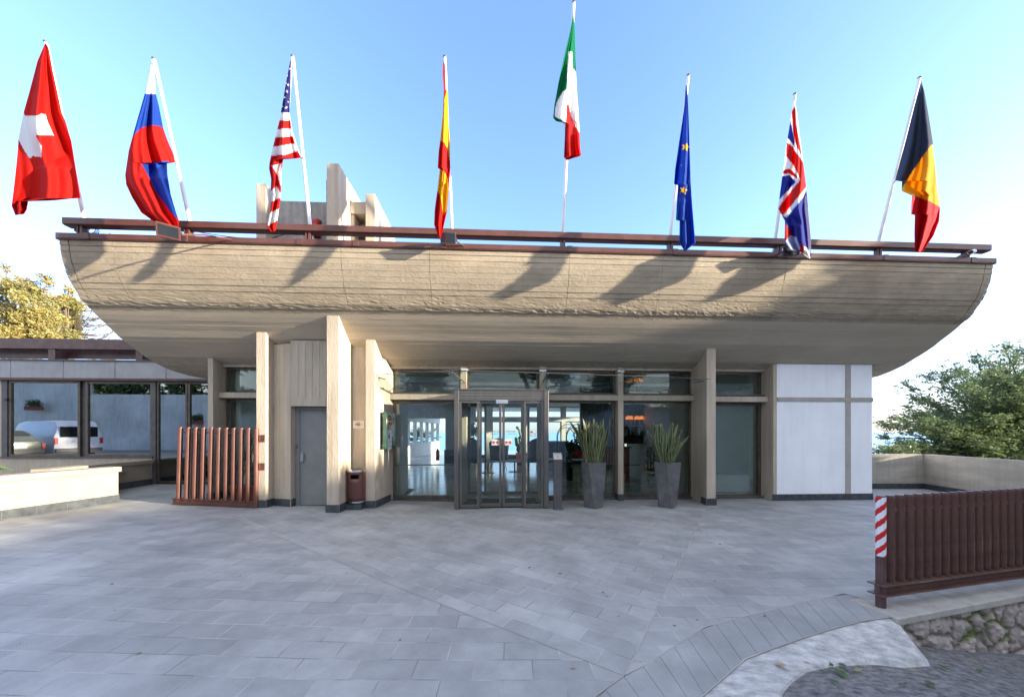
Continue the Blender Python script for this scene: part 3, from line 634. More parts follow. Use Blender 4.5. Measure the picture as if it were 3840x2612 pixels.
# ------------------------------------------------------------------ glass canopy over the entrance
gc = thing('glass_canopy', (1, 7.6, 2.8), 'clear glass awning on steel brackets above the sliding entrance doors', 'canopy')
fL, fM, fN, fR = PY(1398, 1406, 7.42), PY(1688, 1388, 6.98), PY(2387, 1410, 7.05), PY(2664, 1422, 7.12)
bk = [Vector((x, 8.03, 2.73)) for x in (-2.40, fM.x, fN.x, 4.62)]
pn = MB()
fr_ = [fL, fM, fN, fR]
for i in range(3):
    a, b2, c2, d2 = fr_[i], fr_[i+1], bk[i+1], bk[i]; e = .004
    a2, b3 = a.lerp(b2, .003), b2.lerp(a, .003); c3, d3 = c2.lerp(d2, .003), d2.lerp(c2, .003)
    up = Vector((0, 0, .012)); pn.add([a2, b3, c3, d3, a2+up, b3+up, c3+up, d3+up], [(0, 3, 2, 1), (4, 5, 6, 7), (0, 1, 5, 4), (1, 2, 6, 5), (2, 3, 7, 6), (3, 0, 4, 7)])
pn.build('glass_sheet', 'glassc', gc)
ed = MB(); ed.tube([v+Vector((0, 0, .006)) for v in fr_], .007, 6); ed.build('edge_strip', 'dkmetal', gc)
for px, tip in [(1744, (1690, 1391)), (2035, (2055, 1395)), (2326, (2385, 1412))]:
    w0 = PY(px, 1434, 8.04); t0 = PY(tip[0], tip[1]+3, 7.12)
    arm = MB(); arm.tube([w0, w0.lerp(t0, .5), t0], [.012, .02, .014], 8); d_ = w0.lerp(t0, .85)
    arm.box(d_.x-.025, d_.x+.025, d_.y-.04, d_.y+.04, d_.z-.005, d_.z+.03)
    ao = arm.build('bracket', 'dkmetal', gc)
    rt = Vector((w0.x, 8.03, 3.02)); MB().tube([rt, w0.lerp(t0, .55)+Vector((0, 0, .02))], .007, 6).box(w0.x-.08, w0.x+.08, 8.0, 8.045, 3.0, 3.04).build('tie_rod', 'steel2', ao)
for a_, b2 in [((1407, 1411), (1446, 1422)), ((2602, 1434), (2650, 1426))]:
    MB().tube([PY(*a_, 7.5), PY(*b2, 7.5 if a_[0] < 2000 else 7.6)], .012, 8).build('bracket', 'dkmetal', gc)
# ------------------------------------------------------------------ entrance vestibule with sliding doors
vx0, vx1, vy = PY(1703, 1620, 7.27).x, PY(2058, 1620, 7.27).x, 7.27
ev = thing('entrance_vestibule', ((vx0+vx1)/2, vy, 0), 'projecting steel and glass vestibule with automatic sliding doors', 'vestibule')
def vX(px): return PY(px, 1620, vy).x
c1x = lambda x: vX(1400+x/2.3257)
hd = MB(); hd.box(vx0+.03, vx1-.03, vy+.02, 8.03, 2.26, 2.475)
hd.build('header_box', 'steel', ev, .004)
hl = MB()
for z in (2.30, 2.355, 2.41, 2.455): hl.box(c1x(730), c1x(1510), vy+.008, vy+.02, z, z+.02)
hl.build('header_slat', 'steel', ev, .003)
tp = MB(); tp.box(vx0-.005, vx1+.005, vy-.01, 8.04, 2.478, 2.50); tp.build('roof_plate', 'steel', ev, .003)
for a, c in [(705, 745), (1490, 1530)]: bx('outer_frame', 'steel', ev, c1x(a), c1x(c), vy, vy+.11, .002, 2.475, .006)
fs = MB()
for x in (vx0, vx1-.05):
    fs.box(x, x+.05, 7.95, 8.02, .002, 2.25); fs.box(x, x+.05, vy+.112, 7.948, .002, .07)
fs.build('side_frame', 'steel', ev, .003)
for x in (vx0+.02, vx1-.03): bx('side_pane', 'glass', ev, x, x+.01, vy+.112, 7.948, .072, 2.25)
def leaf(name, a, c, y, z0=.03, z1=2.25, f=.05, m='steel'):
    x0, x1 = c1x(a), c1x(c)
    b_ = MB(); b_.box(x0, x0+f, y, y+.045, z0, z1); b_.box(x1-f, x1, y, y+.045, z0, z1); b_.box(x0+f, x1-f, y, y+.045, z0, z0+f*1.4); b_.box(x0+f, x1-f, y, y+.045, z1-f*.8, z1)
    o = b_.build(name, m, ev, .004)
    bx('pane', 'glass', o, x0+f-.003, x1-f+.003, y+.018, y+.026, z0+f*1.4-.003, z1-f*.8+.003)
    return o
leaf('fixed_leaf', 747, 925, vy+.04, .02); leaf('fixed_leaf', 1312, 1488, vy+.04, .02)
la = leaf('sliding_leaf', 922, 1120, vy+.10); lb = leaf('sliding_leaf', 1126, 1320, vy+.10)
sn = MB(); sn.box(c1x(1068), c1x(1172), vy-.07, vy-.001, PY(0, 1504, vy).z-.01, PY(0, 1491, vy).z); sn.build('sensor', 'steel2', ev, .008)
ml = MB(); ml.box(c1x(770), c1x(1465), vy+.16, 8.88, .004, .016); ml.build('door_mat', 'mat', ev)
# inner doors at the back of the vestibule
def c1y(x, Y): return PY(1400+x/2.3257, 1620, Y).x
idr = MB()
for a, c in [(818, 848), (968, 985), (1100, 1118), (1130, 1146), (1293, 1308), (1343, 1358), (1428, 1444)]: idr.box(c1y(a, 8.95), c1y(c, 8.95), 8.93, 9.0, .03, 2.25)
idr.box(c1y(848, 8.95), c1y(1428, 8.95), 8.92, 9.02, 2.26, 2.45)
idr.box(c1y(848, 8.95), c1y(1428, 8.95), 8.94, 8.99, .03, .09)
idr.build('inner_door_frame', 'bronze', ev, .003)
jb = MB(); jb.box(c1y(802, 8.6), c1y(816, 8.6), 8.45, 8.92, .03, 3.1) ; jb.box(c1y(1446, 8.6), c1y(1458, 8.6), 8.45, 8.92, .03, 3.1); jb.build('inner_jamb', 'wood', ev)
# ---- printed signs: small quads coloured per face
def decal(name, label, cat, quads, parent=None, mat='attr', loc=None, depth=.004):
    """quads: list of (list of 3D points, colour) ; each gets a thin plate"""
    b_ = MB(); cl = []
    for pts, col in quads:
        n0 = len(b_.f); b_.add(pts, [tuple(range(len(pts)))]); cl += [col]*(len(b_.f)-n0)
    b_.col = ('F', cl)
    o = b_.build(name, mat, parent, loc=loc)
    mo = o.modifiers.new('plate', 'SOLIDIFY'); mo.thickness = .0012; mo.offset = 0
    if label: tag(o, label, cat)
    return o
def plane_map(o3, u3, v3): return lambda u, v, k=0: o3+u3*u+v3*v+u3.cross(v3).normalized()*(.002*k)
def ell(mp, cx, cy, rx, ry, k, n=22, a0=0, a1=2*math.pi): return [mp(cx+rx*math.cos(a0+(a1-a0)*i/n), cy+ry*math.sin(a0+(a1-a0)*i/n), k) for i in range(n if a1-a0 > 6.2 else n+1)]
def ring(mp, cx, cy, rx, ry, tx, ty, k, n=22, a0=0, a1=2*math.pi):
    q = []
    for i in range(n):
        a, c = a0+(a1-a0)*i/n, a0+(a1-a0)*(i+1)/n
        q.append([mp(cx+rx*math.cos(a), cy+ry*math.sin(a), k), mp(cx+rx*math.cos(c), cy+ry*math.sin(c), k), mp(cx+(rx-tx)*math.cos(c), cy+(ry-ty)*math.sin(c), k), mp(cx+(rx-tx)*math.cos(a), cy+(ry-ty)*math.sin(a), k)])
    return q
def rc_(mp, x0, x1, y0, y1, k): return [mp(x0, y0, k), mp(x1, y0, k), mp(x1, y1, k), mp(x0, y1, k)]
def textpart(name, body, size, loc, rot, mat, parent, al='CENTER', sx=1):
    cu = bpy.data.curves.new(name, 'FONT'); cu.body = body; cu.size = size; cu.align_x = al; cu.align_y = 'CENTER'; cu.extrude = .0006; cu.resolution_u = 2
    o = bpy.data.objects.new(name, cu); C.objects.link(o)
    dg = bpy.context.evaluated_depsgraph_get(); me = bpy.data.meshes.new_from_object(o.evaluated_get(dg)); C.objects.unlink(o); bpy.data.objects.remove(o)
    mt = Matrix.Translation(Vector(loc)-rootoff(parent)) @ rot.to_4x4() @ Matrix.Diagonal((sx, 1, 1, 1)); me.transform(mt); me.materials.clear(); me.materials.append(M[mat])
    o = bpy.data.objects.new(name, me); C.objects.link(o); o.parent = parent
    return o
RX = Matrix.Rotation(R(90), 3, 'X')
GREEN, RED, CRE, DK, WH = (.02, .12, .04), (.55, .04, .02), (.75, .62, .5), (.05, .05, .05), (.8, .8, .8)
# key plaque on the wall between the two pillars (reads 4 small marks under a key)
kx, kz = PY(1344, 1592, 7.49).x, PY(1344, 1591, 7.49).z
mp = plane_map(Vector((kx, 7.492, kz)), Vector((1, 0, 0)), Vector((0, 0, 1)))
kq = [(rc_(mp, -.115, .115, -.078, .078, 0), (.72, .66, .58))]
kq += [(q, (.55, .2, .12)) for q in ring(mp, 0, 0, .098, .062, .004, .004, 1)]+[(ell(mp, 0, 0, .064, .028, 1), GREEN), (rc_(mp, -.035, .03, -.004, .004, 2), WH), (ell(mp, .04, 0, .013, .013, 2), WH), (rc_(mp, -.04, -.03, -.014, .004, 2), WH)]
kq += [(rc_(mp, x-.006, x+.006, .036, .050, 2), (.5, .16, .1)) for x in (-.034, -.018, -.002, .014, .030)]
kq += [(rc_(mp, x-.004, x+.004, -.054, -.047, 2), RED) for x in (-.027, -.009, .009, .027)]
ks = decal('key_plaque', 'small cream plaque with a red oval and green key emblem between the pillars', 'sign', kq, loc=(kx, 7.49, kz))
# green glass plaque on the slanted reveal left of the lobby window
ga, gb_ = PY(1420, 1620, 7.62), PY(1455, 1620, 8.12)
ga, gb_ = Vector((-2.40, 7.55, 0)), Vector((-2.318, 8.13, 0))
zt, zb_ = PY(1422, 1543, 7.6).z, PY(1422, 1683, 7.6).z
du = (gb_-ga).normalized(); LW = (gb_-ga).length
mp = plane_map(Vector((ga.x+.035, ga.y, 0)), du, Vector((0, 0, 1)))
gp = thing('hotel_plaque', (-2.33, 7.84, zb_), 'tall green glass plaque with red round emblem left of the lobby window', 'sign')
nrm = Vector((du.y, -du.x, 0))
b_ = MB(); b_.prism([(mp(0, 0)).xy, (mp(LW, 0)).xy, (mp(LW, 0)+nrm*.012).xy, (mp(0, 0)+nrm*.012).xy], zb_, zt)
M['pgreen'] = pm('green_glass', (.02, .055, .035), .12, .15, 3, spec=.8)
b_.build('glass_plate', 'pgreen', gp)
stf = MB()
for u, z in [(.06, zb_+.08), (.06, zt-.08), (LW-.06, zb_+.08), (LW-.06, zt-.08)]:
    p = mp(u, z); stf.tube([p-nrm*.03, p+nrm*.03], .014, 8)
stf.build('standoff', 'steel2', gp)
mq = plane_map(Vector((ga.x+.035, ga.y, 0))+nrm*.014, du, Vector((0, 0, 1)))
ez = zt-.20; q = []
q += [(ell(mq, .3, ez, .15, .15, 0), (.5, .5, .45)), (ell(mq, .3, ez, .14, .14, 1), (.28, .02, .03))]+[(ell(mq, .3, ez, .085, .085, 2), (.7, .68, .6)), (ell(mq, .3, ez, .075, .075, 3), (.01, .09, .03)), (rc_(mq, .22, .38, ez-.012, ez+.012, 4), (.6, .65, .62)), (ell(mq, .24, ez, .022, .03, 4), (.6, .65, .62)), (ell(mq, .36, ez, .022, .03, 4), (.6, .65, .62))]
q += [(rc_(mq, .14, .17, ez-.025, ez+.025, 3), (.65, .6, .3)), (rc_(mq, .43, .46, ez-.025, ez+.025, 3), (.65, .6, .3))]
q += [(rc_(mq, .22+i*.045, .238+i*.045, ez-.122, ez-.098, 3), WH) for i in range(4)]
decal('emblem', None, None, q, gp)
nz = zt-.62; q = [(rc_(mq, .2, .4, nz-.2, nz+.2, 0), (.62, .64, .66)), (ell(mq, .28, nz+.09, .045, .055, 1), (.15, .1, .13)), (rc_(mq, .22, .38, nz-.02, nz-.012, 1), (.25, .25, .28)), (rc_(mq, .22, .38, nz-.05, nz-.042, 1), (.25, .25, .28)), (rc_(mq, .22, .38, nz-.13, nz-.122, 1), (.1, .1, .1)), (rc_(mq, .22, .38, nz+.16, nz+.168, 1), (.1, .1, .1))]
decal('paper_notice', None, None, q, gp)
# door stickers
for o_, px0, px1 in [(la, 1032, 1098), (lb, 1146, 1210)]:
    x0, x1 = c1x(px0), c1x(px1); cx = (x0+x1)/2; cz = PY(0, 1661, vy).z; mp = plane_map(Vector((cx, vy+.114, cz)), Vector((1, 0, 0)), Vector((0, 0, 1)))
    hw = (x1-x0)/2; q = [(rc_(mp, -hw, hw, -.062, .062, 0), (.74, .68, .64))]
    oc = (.42, .1, .04)
    for s in (-1, 1): q += [([mp(s*(hw*.12), -.022, 1), mp(s*hw*.5, -.022, 1), mp(s*hw*.5, .022, 1), mp(s*hw*.12, .022, 1)][::s], oc), ([mp(s*hw*.5, -.045, 1), mp(s*hw*.92, 0, 1), mp(s*hw*.5, .045, 1)][::s], oc)]
    decal('arrow_sticker', None, None, q, o_)
    lx = PY(1840 if o_ is la else 1928, 1620, vy).x; lz = PY(0, 1621, vy).z
    textpart('logo_lettering', 'MONTE TAURO', .05, (c1x(1070 if o_ is la else 1200), vy+.113, lz+.02), RX, 'black', o_, sx=.55)
    textpart('logo_lettering', 'HOTEL MONTE TAURO', .03, (c1x(1064 if o_ is la else 1212), vy+.113, lz-.03), RX, 'black', o_, sx=.6)
sx0, sx1 = c1x(1368), c1x(1422); cz = PY(0, 1625, vy).z; mp = plane_map(Vector(((sx0+sx1)/2, vy+.054, cz)), Vector((1, 0, 0)), Vector((0, 0, 1)))
q = [(rc_(mp, -.062, .062, -.062, .062, 0), (.1, .12, .13)), (rc_(mp, -.056, .056, -.056, .056, 1), (.5, .55, .58)), (ell(mp, -.025, .03, .024, .02, 2), (.12, .05, .07)), (rc_(mp, -.05, .05, -.022, -.014, 2), (.2, .2, .22)), (rc_(mp, .01, .045, .0, .012, 2), (.2, .2, .22))]
decal('square_sticker', None, None, q, ev)
# ------------------------------------------------------------------ roof railing
rl = thing('roof_railing', (1.2, 6.4, 5.0), 'long brown steel handrail on short double posts along the curved roof front', 'railing')
r0, r1 = XL+.10, XR-.10
MB().prismx([(6.33, 5.155), (6.36, 5.14), (6.47, 5.14), (6.47, 5.262), (6.33, 5.262)], r0, r1).build('top_rail', 'brown', rl, .003)
for px in (305, 704, 1157, 1693, 2110, 2513, 2921, 3294, 3623):
    x = PY(px, 870, 6.40).x; b_ = MB()
    b_.box(x-.045, x-.025, 6.37, 6.45, 4.995, 5.142); b_.box(x+.005, x+.045, 6.37, 6.45, 4.995, 5.142); b_.build('post', 'brown', rl, .002)
# ------------------------------------------------------------------ flagpoles and flags
TAN = math.tan(R(13))
def tilt(x, y):      # point of the tilted plane that carries all poles
    d = ray(x, y); t_ = (6.56+5.2*TAN-H*TAN)/(d.y+d.z*TAN); return CAM+d*t_
def c1_(p): return (p[0]/1.7563, p[1]/1.7563)
def c2_(p): return (900+p[0]/1.7563, p[1]/1.7563)
def c3_(p): return (1860+p[0]/1.7563, p[1]/1.7563)
def c4_(p): return (2820+p[0]/1.581, p[1]/1.581)
def inside(p, poly):
    x, y = p; r = False; n = len(poly); j = n-1
    for i in range(n):
        xi, yi = poly[i]; xj, yj = poly[j]
        if (yi > y) != (yj > y) and x < (xj-xi)*(y-yi)/(yj-yi)+xi: r = not r
        j = i
    return r
cR, cW, cB, cY, cG = (.62, .018, .014), (.82, .82, .82), (.02, .075, .42), (.75, .50, .015), (.0, .20, .075)
cN = (.035, .035, .17)
def star(cx, cy, r, rot=0):
    return [(cx+(r if i % 2 == 0 else r*.42)*math.sin(rot+i*math.pi/5), cy-(r if i % 2 == 0 else r*.42)*math.cos(rot+i*math.pi/5)) for i in range(10)]
FL = [
 dict(cv=c1_, tip=(303, 280), base=(553, 1437), yh=1000, lab='plain red flag with a white cross, leftmost on the roof', base_c=cR,
  out=[(300, 285), (318, 310), (345, 460), (375, 600), (405, 740), (430, 800), (470, 930), (495, 1080), (515, 1210), (532, 1308), (450, 1310), (340, 1323), (187, 1315), (178, 1380), (160, 1410), (100, 1416), (76, 1355), (95, 1200), (110, 1060), (122, 920), (158, 740), (200, 590), (250, 400)],
  polys=[([(158, 740), (165, 762), (247, 763), (270, 748), (300, 755), (312, 800), (353, 893), (300, 888), (237, 893), (272, 960), (277, 1037), (215, 1028), (197, 1048), (160, 990), (122, 918), (135, 830)], cW)]),
 dict(cv=c1_, tip=(1015, 390), base=(1250, 1460), yh=1070, lab='white blue and red striped flag, second from the left', base_c=cR,
  out=[(1000, 395), (1012, 420), (1025, 620), (1045, 700), (1072, 840), (1100, 920), (1135, 1000), (1155, 1072), (1100, 1060), (1103, 1150), (1125, 1280), (1160, 1400), (1180, 1457), (1175, 1500), (1110, 1560), (1060, 1480), (1000, 1450), (930, 1400), (870, 1300), (830, 1215), (826, 1150), (850, 990), (883, 870), (955, 620), (985, 480)],
  polys=[([(900, 300), (1100, 300), (1100, 620), (900, 618)], cW), ([(880, 618), (1100, 620), (1100, 845), (1072, 840), (1040, 829), (1000, 826), (960, 832), (930, 845), (900, 870), (870, 915)], cB), ([(930, 1078), (1095, 1060), (1110, 1060), (1190, 1457), (1170, 1440), (1120, 1390), (1070, 1320), (1020, 1250), (960, 1130)], cB)]),
 dict(cv=c2_, tip=(348, 375), base=(462, 1485), yh=1043, lab='red and white striped flag with white stars on a blue corner', base_c=cW,
  out=[(338, 375), (343, 500), (325, 740), (345, 860), (375, 960), (405, 1043), (285, 1048), (272, 1130), (268, 1290), (245, 1450), (232, 1520), (210, 1530), (180, 1495), (200, 1390), (212, 1280), (202, 1250), (205, 1180), (192, 1110), (195, 1075), (215, 980), (235, 900), (262, 790), (270, 740), (300, 560), (325, 430)],
  polys=[([(200, 300), (337, 300), (334, 500), (326, 742), (200, 742)], cN)]+[(star(x, y, r, ro), cW) for x, y, r, ro in [(303, 548, 11, .2), (318, 560, 9, 1), (308, 602, 12, 0), (293, 642, 11, .6), (303, 708, 10, .3), (277, 704, 9, 0), (310, 500, 8, .9), (328, 455, 8, .4), (316, 672, 6, .2)]]
  +[([(255, 797), (332, 795), (337, 845), (240, 852)], cR), ([(225, 908), (350, 897), (360, 945), (212, 968)], cR), ([(200, 1025), (285, 1022), (380, 995), (410, 1046), (285, 1048), (280, 1075), (190, 1095)], cR),
    ([(185, 1095), (212, 1095), (250, 1160), (272, 1240), (266, 1275), (250, 1235), (235, 1225), (222, 1242), (195, 1270)], cR), ([(190, 1335), (212, 1328), (272, 1298), (262, 1372), (190, 1405)], cR), ([(170, 1494), (255, 1446), (240, 1560), (170, 1560)], cR), ([(278, 1060), (272, 1130), (268, 1250), (273, 1250), (285, 1060)], cR)]),
 dict(cv=c2_, tip=(1349, 378), base=(1395, 1515), yh=1100, lab='narrow furled red and yellow flag, fourth from the left', base_c=cR,
  out=[(1340, 400), (1350, 430), (1352, 590), (1368, 600), (1372, 800), (1382, 950), (1385, 1105), (1375, 1240), (1362, 1400), (1340, 1500), (1318, 1575), (1300, 1540), (1278, 1480), (1282, 1380), (1300, 1250), (1315, 1115), (1302, 1105), (1308, 1000), (1318, 930), (1335, 760), (1343, 600), (1336, 480)],
  polys=[([(1362, 590), (1375, 590), (1390, 1000), (1383, 1070), (1365, 980), (1345, 940), (1310, 922), (1330, 760), (1345, 660)], cY), ([(1310, 1112), (1345, 1130), (1370, 1180), (1376, 1230), (1362, 1390), (1338, 1420), (1328, 1350), (1320, 1290), (1290, 1240)], cY), ([(1340, 1120), (1347, 1130), (1330, 1290), (1327, 1290)], cR)]),
 dict(cv=c3_, tip=(512, 20), base=(440, 1540), yh=780, lab='green white and red flag on the tallest pole', base_c=cG,
  out=[(510, 80), (518, 200), (525, 450), (535, 640), (548, 850), (552, 960), (560, 1025), (500, 1043), (465, 1055), (447, 1035), (453, 900), (455, 822), (433, 805), (395, 800), (376, 775), (385, 690), (420, 500), (465, 300), (490, 200)],
  polys=[([(475, 343), (500, 343), (503, 450), (540, 485), (570, 750), (560, 900), (548, 880), (520, 830), (495, 770), (480, 695), (463, 690), (467, 590), (440, 605), (405, 660), (388, 720), (387, 772), (436, 790), (455, 830), (440, 870), (460, 860), (463, 690), (467, 590)], cW), ([(463, 688), (480, 695), (495, 770), (520, 830), (570, 910), (580, 1080), (420, 1080), (440, 860), (458, 830)], cR)]),
 dict(cv=c3_, tip=(1267, 500), base=(1147, 1565), yh=1217, lab='blue flag with yellow stars, furled, right of the tallest pole', base_c=cB,
  out=[(1256, 560), (1262, 630), (1270, 800), (1276, 1000), (1282, 1200), (1292, 1350), (1307, 1530), (1314, 1599), (1280, 1625), (1244, 1655), (1222, 1620), (1208, 1595), (1210, 1452), (1185, 1452), (1190, 1350), (1200, 1217), (1172, 1215), (1180, 1120), (1200, 980), (1220, 850), (1240, 700), (1250, 560)],
  polys=[(star(1249, 969, 30, .3), cY), (star(1236, 1252, 30, .3), cY), (star(1223, 1086, 5), cY), (star(1291, 1290, 6), cY)]),
 dict(cv=c4_, tip=(255, 560), base=(137, 1430), yh=1240, lab='blue flag with red and white crossing stripes, second from the right', base_c=(.035, .05, .33),
  out=[(252, 590), (262, 640), (275, 740), (297, 920), (310, 1030), (322, 1120), (335, 1270), (350, 1420), (350, 1480), (345, 1533), (320, 1520), (285, 1490), (225, 1480), (193, 1430), (195, 1310), (157, 1240), (168, 1130), (190, 980), (205, 860), (225, 740), (240, 650)],
  polys=[([(238, 600), (262, 600), (285, 740), (300, 850), (312, 1030), (325, 1120), (318, 1150), (205, 1292), (150, 1262), (150, 1195), (262, 1078), (222, 1040), (180, 1045), (195, 930), (210, 815), (232, 840), (256, 880), (232, 745), (228, 700)], cW),
         ([(218, 800), (232, 735), (254, 850), (238, 838)], (.035, .05, .33)), ([(236, 660), (256, 632), (262, 740), (290, 900), (296, 930), (270, 880), (246, 800)], cR),
         ([(208, 845), (240, 870), (303, 965), (320, 1105), (306, 1130), (185, 1278), (150, 1250), (165, 1220), (287, 1065), (250, 985), (203, 925)], cR), ([(186, 1010), (220, 1000), (264, 1035), (272, 1062), (240, 1040), (215, 1028), (184, 1032)], cR),
         ([(175, 1050), (225, 1045), (262, 1078), (155, 1192)], (.035, .05, .33)), ([(320, 1150), (340, 1290), (360, 1420), (360, 1500), (335, 1500), (326, 1350), (305, 1180)], (.42, .40, .55)), ([(190, 1315), (240, 1392), (210, 1420), (190, 1425)], cR), ([(225, 1395), (262, 1405), (290, 1480), (225, 1485), (195, 1430)], (.5, .55, .72)), ([(288, 1440), (308, 1460), (305, 1510), (285, 1490)], cR), ([(308, 1460), (345, 1480), (345, 1533), (305, 1515)], cW)]),
 dict(cv=c4_, tip=(993, 463), base=(745, 1450), yh=1072, lab='black yellow and red flag, rightmost on the roof', base_c=(.06, .075, .12),
  out=[(1003, 485), (1020, 540), (1045, 680), (1072, 850), (1070, 880), (1085, 980), (1100, 1150), (1115, 1240), (1110, 1310), (1075, 1400), (1020, 1480), (1000, 1499), (965, 1490), (962, 1390), (965, 1275), (943, 1270), (945, 1200), (950, 1158), (887, 1132), (890, 1074), (850, 1072), (880, 950), (920, 800), (960, 640), (990, 530)],
  polys=[([(1060, 862), (1090, 850), (1100, 980), (1125, 1236), (1050, 1192), (945, 1155), (880, 1130), (960, 1003), (1030, 905)], (.78, .42, .02)), ([(930, 1150), (945, 1157), (1050, 1192), (1130, 1240), (1130, 1510), (930, 1510)], (.6, .015, .03))]),
]
pole_lab = ['leftmost white flagpole, holding the red flag with a white cross', 'white flagpole of the white blue and red flag', 'white flagpole of the striped flag with stars', 'white flagpole of the furled red and yellow flag', 'tallest white flagpole, holding the green white and red flag', 'white flagpole of the blue flag with yellow stars', 'white flagpole of the flag with red and white crossing stripes', 'rightmost white flagpole, holding the black yellow and red flag']
for i, f in enumerate(FL):
    cv = f['cv']; T = tilt(*cv(f['tip'])); B = tilt(*cv(f['base'])); d = (T-B).normalized(); B0 = B-d*((B.z-4.93)/d.z)
    po = thing('flagpole', tuple(B0), pole_lab[i], 'flagpole', 'flagpoles on the roof front')
    L_ = (T-B0).length; mid = B0+d*(L_*.42)
    MB().tube([B0, mid, mid+d*.01, T], [.030, .030, .024, .024] if i != 4 else [.03, .03, .026, .026], 12).build('pole', 'pole', po, smooth=True)
    MB().tube([T, T+d*.015], .031, 12).build('cap', 'dkmetal', po)
    MB().lathe(tuple(B0), [(.06, -.02), (.06, .015), (.045, .02), (.045, .16), (.034, .17)], 12).build('socket', 'dkmetal', po)
    hk = tilt(*cv((f['tip'][0]+(f['base'][0]-f['tip'][0])*(f['yh']-f['tip'][1])/(f['base'][1]-f['tip'][1]), f['yh'])))
    kb = MB()
    for q_ in range(4): kb.ball(hk+Vector((random.uniform(-.02, .02), -.03, random.uniform(-.03, .03))), .022, n=7, m=5)
    kb.build('rope_knot', 'pole', po, smooth=True)
    # the cloth
    out = [cv(p) for p in f['out']]; polys = [([cv(p) for p in pl], c) for pl, c in f['polys']]; yh = cv((0, f['yh']))[1]
    y0, y1 = min(p[1] for p in out), max(p[1] for p in out)
    stp = 3.0; ny = int((y1-y0)/stp); wmax = max(p[0] for p in out)-min(p[0] for p in out); nx = max(14, int(wmax/stp))
    b_ = MB(); cl = []; rs = random.Random(i*5+3); ph = [rs.uniform(0, 6) for _ in range(4)]
    hy = [tilt(*cv(f['tip'])), tilt(*cv(f['base']))]
    for j in range(ny+1):
        y = y0+.4+(y1-y0-.8)*j/ny; xs = []
        for k in range(len(out)):
            (xa, ya), (xc, yc) = out[k], out[(k+1) % len(out)]
            if (ya > y) != (yc > y): xs.append(xa+(xc-xa)*(y-ya)/(yc-ya))
        xa, xc = min(xs), max(xs); Wd = max(1, xc-xa); tt = j/ny
        for k in range(nx+1):
            s_ = k/nx; x = xa+Wd*s_
            he_ = (1-s_) if i < 5 else s_
            wq = max(min(1, he_*1.5), min(1, max(0, (y-yh)/60)))
            Yb = (tilt(x, min(y, yh)).y-.075)*(1-wq)+wq*(tilt(x, y0+.18*(y-y0)).y-(.2 if i == 1 else .3)*tt)-.05*wq
            grow = min(1, tt*1.6+.1); a_ = .085*grow*min(1, Wd/70)
            u_ = s_+.18*math.sin(tt*3.1+ph[2])+.05*math.sin(tt*9+ph[3])
            fold = a_*(math.sin(u_*6.3*1.6+ph[0])+.45*math.sin(u_*6.3*3.3+ph[1]+tt*2)) + .012*noise.noise(Vector((s_*5, tt*9, i)))*grow
            P = PY(x, y, min(Yb+fold-.03, 6.27)); b_.v.append(P)
            c = f['base_c']
            for pl, cc in polys:
                if inside((x, y), pl): c = cc
            cl.append(c)
    for j in range(ny):
        for k in range(nx): a = j*(nx+1)+k; b_.f.append((a, a+1, a+nx+2, a+nx+1))
    b_.col = ('P', cl)
    fo = b_.build('flag', 'cloth', None, smooth=True, loc=tuple(T)); tag(fo, f['lab'], 'flag', 'flags along the roof front')
    sm_ = fo.modifiers.new('thickness', 'SOLIDIFY'); sm_.thickness = .003
# cables slung along the railing
def cable(name, pts, r, label, mat='black'):
    P = [Vector(p) for p in pts]; b_ = MB().tube(P, r, 6); o = b_.build(name, mat, None, loc=tuple(P[0])); tag(o, label, 'cable'); return o
def sag(a, c, s, n=14): a = Vector(a); c = Vector(c); return [a.lerp(c, t/n)-Vector((0, 0, s*4*(t/n)*(1-t/n))) for t in range(n+1)]
cable('cable', sag(PY(735, 868, 6.5), PY(1010, 897, 6.5), .03)+sag(PY(1010, 897, 6.5), PY(1130, 868, 6.5), -.02), .007, 'black cable sagging behind the handrail left of the striped flag')
cable('cable', [PY(x, y, 6.5) for x, y in [(1130, 868), (1150, 878), (1158, 893)]], .007, 'short end of black cable dropping behind the handrail beside the red siren')
def loop(px, py, rad, label):
    c = PY(px, py, 6.55); b_ = MB()
    for q_ in range(3):
        b_.tube([c+Vector((rad*(1+.15*q_)*math.cos(a), .02*q_, rad*.8*math.sin(a))) for a in [2*math.pi*k/18 for k in range(19)]], .007, 6, False)
    tag(b_.build('cable_coil', 'dkmetal', None, loc=tuple(c)), label, 'cable')
loop(342, 862, .07, 'coil of grey cable behind the first railing post at the left end of the roof')
loop(290, 862, .05, 'small cable loop beyond the first railing post at the left roof end')
